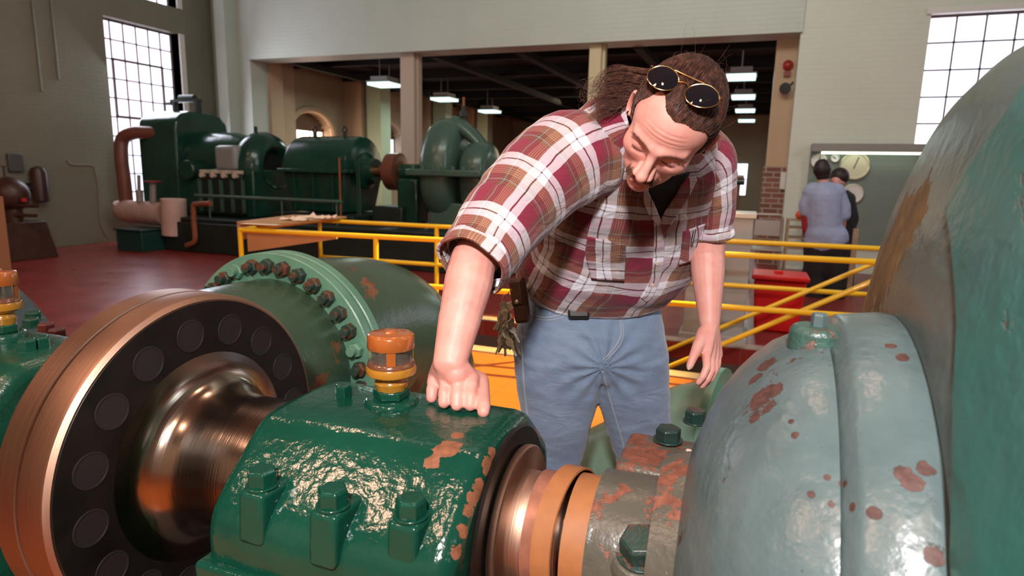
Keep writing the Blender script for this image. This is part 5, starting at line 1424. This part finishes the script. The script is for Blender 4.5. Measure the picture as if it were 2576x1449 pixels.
for k, (x, y, sx, sy, lab) in enumerate(((655,565,.17,.05,'flat strip of cream paper on the near corner of the plywood board'),(745,553,.13,.10,'crumpled cream paper standing up in the middle of the plywood board'),(800,548,.15,.10,'crumpled cream paper at the far end of the plywood board'))):
    c_ = atz(x, y, .957); m = MB(); N = 8; rows = []
    for j in range(N+1):
        rows.append([c_ + V((1,.1,0))*(sx*(i/N-.5)*2) + V((-.1,1,0))*(sy*(j/N-.5)*2) + V((0,0,(.003 if k == 0 else .055*max(0, noise.noise(V((i*.7+k*9, j*.8, 2)))) + .002))) for i in range(N+1)])
    m.loft(rows, close=False); o = m.build('paper', paper, None, smooth=0); s_ = o.modifiers.new('t','SOLIDIFY'); s_.thickness = .0015; s_.offset = 1; tag(o, lab, 'paper')
# ================================================================== right background
gy_m = simple('grey_green_panel', (.20,.25,.22), .4, var=.1, vs=2)
GB_Y = YH-.12
a_, b_ = aty(2042,362,GB_Y), aty(2260,590,GB_Y)
gb = thing('gauge_board', (1.3, GB_Y, b_.z), 'grey-green gauge board with round white dials on the wall beyond the workers', 'gauge board')
x0, x1, z1 = a_.x, 2.3, a_.z; z0 = .45
m = MB(); m.box((x0,GB_Y,z0),(x1,YH-.01,z1-.12)); m.build('panel', gy_m, gb, bevel=.005)
m = MB(); m.box((x0,GB_Y-.2,z1-.12),(x1,YH-.01,z1)); m.build('canopy', simple('canopy_grey', (.30,.29,.27), .5), gb, bevel=.005)
m = MB(); m.box((x0+.14,GB_Y-.17,z1-.15),(x1-.1,GB_Y-.10,z1-.12)); m.build('strip_light', emit('strip_tube', (.85,1,.8), 3), gb)
dial = simple('dial_cream', (.70,.66,.48), .35); dialw = simple('dial_white', (.8,.78,.74), .3); rimm = simple('dial_rim', (.55,.50,.34), .3, .5)
for x, y, r, mt in ((2149,418,.20,dial),(2144,487,.145,dialw),(2036,405,.11,dialw),(2100,398,.06,dialw),(2036,470,.07,dialw)):
    c_ = aty(x, y, GB_Y)
    if x < 2050: c_.x = max(c_.x, x0+.12)
    m = MB(); m.lathe([(0,r),(.05,r),(.06,r*.9),(.045,r*.86),(.045,.0001)], c_, (0,-1,0), 36); g_ = m.build('dial', mt, gb, smooth=40)
    m = MB(); d_ = V((math.cos(1.1+x),0,math.sin(1.1+x))); m.cyl(c_+V((0,-.05,0))-d_*r*.2, c_+V((0,-.05,0))+d_*r*.7, .006, 6); m.build('needle', blkgr, g_)
    m = MB(); pts = [c_+V((r*.97*math.cos(a),-.045,r*.97*math.sin(a))) for a in [2*PI*k/32 for k in range(33)]]; m.tube(pts, r*.07, 8); m.build('bezel', rimm, g_)
q = aty(1974,455,YH+.36); m = MB(); m.box((q.x-.07,YH+.33,q.z-.14),(q.x+.07,YH+.395,q.z+.14)); tag(m.build('wall_box', simple('white_plastic', (.75,.73,.70), .4), None, bevel=.01), 'small white box on the brick pier left of the workers', 'switch box')
q = aty(1982,170,YH+.34)
fb = thing('fire_bell', q, 'red fire bell and strobe high on the tan pier', 'bell')
m = MB(); m.lathe([(0,.08),(.03,.08),(.06,.05),(.07,.0001)], (q.x,YH+.395,q.z+.04), (0,-1,0), 24); m.build('bell', simple('fire_red', (.35,.02,.02), .35), fb)
m = MB(); m.box((q.x-.05,YH+.34,q.z-.13),(q.x+.05,YH+.395,q.z-.05)); m.build('strobe', simple('fire_red_dark', (.25,.03,.02), .35), fb)
q = aty(1979,222,YH+.34); m = MB(); m.lathe([(0,.03),(.08,.035),(.16,.09),(.165,.0001)], (q.x+.02,YH+.39,q.z), (-.3,-1,-.1), 20); m.cyl((q.x,YH+.39,q.z),(q.x+.09,YH+.37,q.z+.10),.012,8); tag(m.build('horn', simple('horn_black', (.03,.03,.03), .5), None), 'black horn speaker below the red fire bell on the tan pier', 'speaker')
# white cabinet beyond the pit, red bin, chairs
cab = simple('chalky_white_paint', (.42,.44,.46), .6, var=.12, vs=2)
q = atz(1868,866,0)
t = thing('cabinet', (q.x-.2, q.y+.2, 0), 'tall chalky white cabinet standing beyond the pit just right of the man', 'cabinet')
m = MB(); m.box((q.x-.52,q.y,.03),(q.x,q.y+.42,1.10)); m.build('body', cab, t, bevel=.01)
m = MB(); m.box((q.x-.55,q.y-.03,0),(q.x+.03,q.y+.45,.06)); m.build('plinth', cab, t, bevel=.01)
m = MB(); m.box((q.x-.54,q.y-.02,1.10),(q.x+.02,q.y+.44,1.14)); m.build('cabinet_top', simple('cream_top', (.7,.66,.58), .5), t, bevel=.005)
q = atz(1872,852,0)
t = thing('red_bin', (q.x+.2, q.y+.4, 0), 'bright red plastic bin behind the yellow handrails', 'bin')
redp2 = simple('bright_red_plastic', (.75,.012,.012), .35)
m = MB(); m.add(*taper(q.x+.04,q.x+.50,q.y+.35,q.y+.75,.0,.50,.04)); m.build('body', redp2, t, bevel=.02)
m = MB(); m.box((q.x+.02,q.y+.33,.50),(q.x+.52,q.y+.77,.545)); m.build('lid', redp2, t, bevel=.012)
m = MB(); m.box((q.x+.22,q.y+.53,.545),(q.x+.30,q.y+.57,.57)); m.build('handle', redp2, t, bevel=.005)
chm = simple('grey_tube_steel', (.42,.37,.33), .35, .3)
q = atz(1918,700,0)
t = thing('tube_chair', q, 'grey tubular steel chair beside the brick pier', 'chair')
for s in (-1, 1):
    x = q.x + s*.2; m = MB(); m.tube(catmull([(x,q.y-.02,0),(x,q.y,.45),(x-s*.0,q.y+.03,.85),(x-s*.05,q.y+.04,.92)],5), .014, 8); m.build('leg', chm, t)
    m = MB(); m.tube([(x,q.y-.42,0),(x,q.y-.40,.45)], .014, 8); m.build('leg', chm, t)
m = MB(); m.tube([(q.x-.15,q.y+.04,.92),(q.x+.15,q.y+.04,.92)], .014, 8); m.box((q.x-.17,q.y+.02,.62),(q.x+.17,q.y+.04,.84)); m.build('backrest', chm, t)
m = MB(); m.box((q.x-.21,q.y-.42,.44),(q.x+.21,q.y,.47)); m.build('seat', chm, t, bevel=.01)
wd = simple('pale_wood', (.50,.33,.20), .5, var=.15, vs=5)
q = aty(1999,700,9.9)
t = thing('wooden_rack', (q.x, 9.9, 0), 'pale slatted wooden rack with an orange item on top, left of the workers', 'rack')
for s in (-1,1):
    for yy in (9.8,10.1):
        m = MB(); m.box((q.x+s*.16-.015,yy-.015,0),(q.x+s*.16+.015,yy+.015,.86)); m.build('post', wd, t)
for z in (.3,.45,.6,.74,.85):
    m = MB(); m.box((q.x-.18,9.78,z),(q.x+.18,10.12,z+.02)); m.build('shelf', wd, t)
o_ = MB(); sphere(o_, (q.x-.02,9.9,.93), .06, 8); tag(o_.build('orange_ball', simple('orange_red', (.75,.12,.03), .5), None), 'small orange-red object on top of the slatted wooden rack', 'object')
q = aty(2146,640,8.9)
m = MB(); m.box((q.x-.03,8.88,0),(q.x+.03,8.94,aty(2146,575,8.9).z)); tag(m.build('wooden_post', wd, None, bevel=.004), 'pale wooden post standing just right of the workers', 'post')
# green motor with cream frame under the far arched window
q0, q1 = aty(1800,440,16.5), aty(1872,472,16.5)
t = thing('motor', ((q0.x+q1.x)/2, 16.5, 0), 'dark green banded motor under the bright arched window, right of the man', 'motor')
zc = (q0.z+q1.z)/2; rz = (q0.z-q1.z)/2
m = MB(); m.cyl((q0.x,16.5,zc),(q1.x,16.5,zc),rz*.6,20); m.build('body', dg, t)
m = MB(); m.cyl((q0.x,16.5,zc+rz*.5),(q1.x-.02,16.5,zc+rz*.5),rz*.62,20); m.build('upper_band', brn, t)
m = MB(); m.box((q0.x,16.3,0),(q1.x-.1,16.9,zc-rz*.55)); m.build('base', brn, t)
# ---------------------------------------------- the two workers
def worker(lab, Y, spec, mats, rm=.012):
    t = thing('person', (aty(*spec['root'], Y).x, Y, 0), lab, 'person')
    def P(x, y, dy=0): return aty(x, y, Y+dy)
    sk = MB()
    for pts, rs in spec['skin']: limb(sk, [P(*p_) for p_ in pts], rs)
    remesh(sk.build('body', skin, t, smooth=0), rm, 3)
    for nm, mt, chains in spec['clothes']:
        c = MB()
        for pts, rs in chains: limb(c, [P(*p_) for p_ in pts], rs)
        remesh(c.build(nm, mt, t, smooth=0), rm, 5, .6)
    return t
bluesh = simple('light_blue_work_shirt', (.36,.42,.62), .8, var=.12, vs=6, bmp=.02, bs=7); redsl = simple('dark_red_sleeve', (.33,.015,.03), .8); blk = simple('black_cloth', (.014,.012,.014), .85); bh = simple('black_hair', (.018,.010,.008), .5)
feet_y = 768
worker('person seen from behind in light blue work shirt over dark red sleeves and black trousers', 8.6, {
 'root': (2068, 700),
 'skin': [([(2070,440),(2069,424,-.02)],[.068,.072]), ([(2071,465),(2070,440)],[.055,.06]), ([(2072,620),(2072,480)],[.10,.10]), ([(2040,485),(2027,545)],[.045,.04]), ([(2027,545),(2030,605,.12)],[.04,.03]),
   ([(2105,485),(2122,545),(2118,590,.15)],[.045,.04,.03]), ([(2050,620),(2050,700),(2048,762)],[.09,.06,.045]), ([(2098,620),(2100,700),(2098,762)],[.09,.06,.045]), ([(2048,762),(2046,766,-.12)],[.045,.035])],
 'clothes': [('hair', bh, [([(2069,434),(2068,426,-.0)],[.088,.104]), ([(2068,418),(2070,440)],[.09,.082])]),
  ('sleeve', redsl, [([(2028,535),(2029,575),(2034,604,.06)],[.062,.055,.05])]),
  ('shirt', bluesh, [([(2046,482),(2103,484)],[.11,.11]), ([(2040,484),(2072,530),(2100,486)],[.10,.17,.10]), ([(2072,500),(2074,570),(2073,590)],[.21,.20,.22]), ([(2074,590),(2066,606),(2090,600)],[.22,.20,.2]), ([(2045,478),(2028,515),(2029,532)],[.095,.085,.08]), ([(2105,482),(2122,520),(2124,540)],[.09,.08,.075])]),
  ('trousers', blk, [([(2058,622),(2100,622)],[.17,.17]), ([(2058,625),(2048,700),(2048,756)],[.17,.125,.10]), ([(2098,625),(2102,700),(2098,756)],[.16,.12,.10]), ([(2040,680),(2036,700)],[.10,.09])]),
  ('shoe', blk, [([(2048,766),(2044,766,-.14)],[.06,.05]), ([(2098,766),(2100,766,-.14)],[.06,.05])])]}, None)
worker('dark haired person in black, mostly hidden behind the one in the light blue shirt', 9.3, {
 'root': (2118, 700),
 'skin': [([(2110,456),(2108,450)],[.085,.09]), ([(2112,490),(2110,460)],[.05,.055]), ([(2118,620),(2116,500)],[.10,.09]), ([(2135,505),(2143,560),(2132,600)],[.045,.04,.03]), ([(2118,620),(2118,745)],[.09,.05]), ([(2104,455,-.06),(2104,462,-.07)],[.05,.045])],
 'clothes': [('hair', bh, [([(2112,444,.02),(2112,450,.05)],[.118,.10])]),
  ('jacket', blk, [([(2098,500),(2132,502)],[.10,.10]), ([(2116,510),(2118,610)],[.17,.17]), ([(2133,502),(2144,550),(2132,598)],[.085,.08,.06])]),
  ('trousers', blk, [([(2110,615),(2108,745)],[.14,.08]), ([(2128,615),(2128,745)],[.13,.08])])]}, None)
# ================================================================== light
w = bpy.data.worlds.new('world'); SC.world = w; w.use_nodes = True
w.node_tree.nodes['Background'].inputs[0].default_value = (.6,.7,.85,1); w.node_tree.nodes['Background'].inputs[1].default_value = .3
def area(name, loc, target, sx, sy, power, col, shape='RECTANGLE'):
    L = bpy.data.lights.new(name, 'AREA'); L.shape = shape; L.size = sx; L.size_y = sy; L.energy = power; L.color = col
    o = bpy.data.objects.new(name, L); COL.objects.link(o); o.location = loc
    o.rotation_euler = (V(target) - V(loc)).to_track_quat('-Z', 'Y').to_euler(); return o
area('flash', (.1,-.75,2.35), (-.35,1.5,1.1), .16, .16, 80, (1,.92,.89))
# rows of warm high-bay lamps
for k, x in enumerate((-7,-4.2,-1.4,1.4)):
    for j, y in enumerate((-2.5, 3.2)):
        s_, e_ = ((1.1, 150) if (k, j) == (1, 0) else (.7, 60)) if j == 0 else (.36, 30)
        area('high_bay_%d%d' % (k, j), (x, y, 6.3), (x, y, 0), s_, s_, e_, (1,.60,.42), 'SQUARE')
area('hall_daylight', (6.5,3.5,4.5), (-2,4,1), 3, 3, 130, (.75,.90,1))
area('window_light_left', (XL+.1, 9.4, 2.6), (-4, 7, .5), 1.5, 3.2, 110, (.85,.88,1))
area('header_fill', (-1.5,4.5,6.2), (-4,11,4.5), 6, 1.2, 190, (.90,1,.93))  # unseen fill light added to brighten the header wall
for x, y, _ in lights_pos: 
    area('tube_light', (x, y, 3.25), (x, y, 0), .5, .5, 30, (.8,1,.93))
area('far_hall_fill', (-5,20,3.5), (-6,18,0), 4, 6, 130, (1,.78,.55))
sp = bpy.data.lights.new('low_sun', 'SPOT'); sp.energy = 9000; sp.color = (1,.72,.16); sp.spot_size = R_(26); sp.spot_blend = .5; sp.shadow_soft_size = .05
so = bpy.data.objects.new('low_sun', sp); COL.objects.link(so); so.location = (1.6, 7.6, 6.3); so.rotation_euler = (V((-2.0,4.25,0))-V(so.location)).to_track_quat('-Z','Y').to_euler()
SC.view_settings.view_transform = 'Standard'; SC.view_settings.look = 'None'; SC.view_settings.gamma = 1; SC.view_settings.exposure = 0
SC.cycles.use_denoising = True
SC.cycles.max_bounces = 4; SC.cycles.glossy_bounces = 3; SC.cycles.diffuse_bounces = 2; SC.cycles.transmission_bounces = 4; SC.cycles.transparent_max_bounces = 8
SC.cycles.sample_clamp_indirect = 4; SC.cycles.use_adaptive_sampling = True; SC.cycles.adaptive_threshold = .045; SC.cycles.caustics_reflective = False; SC.cycles.caustics_refractive = False
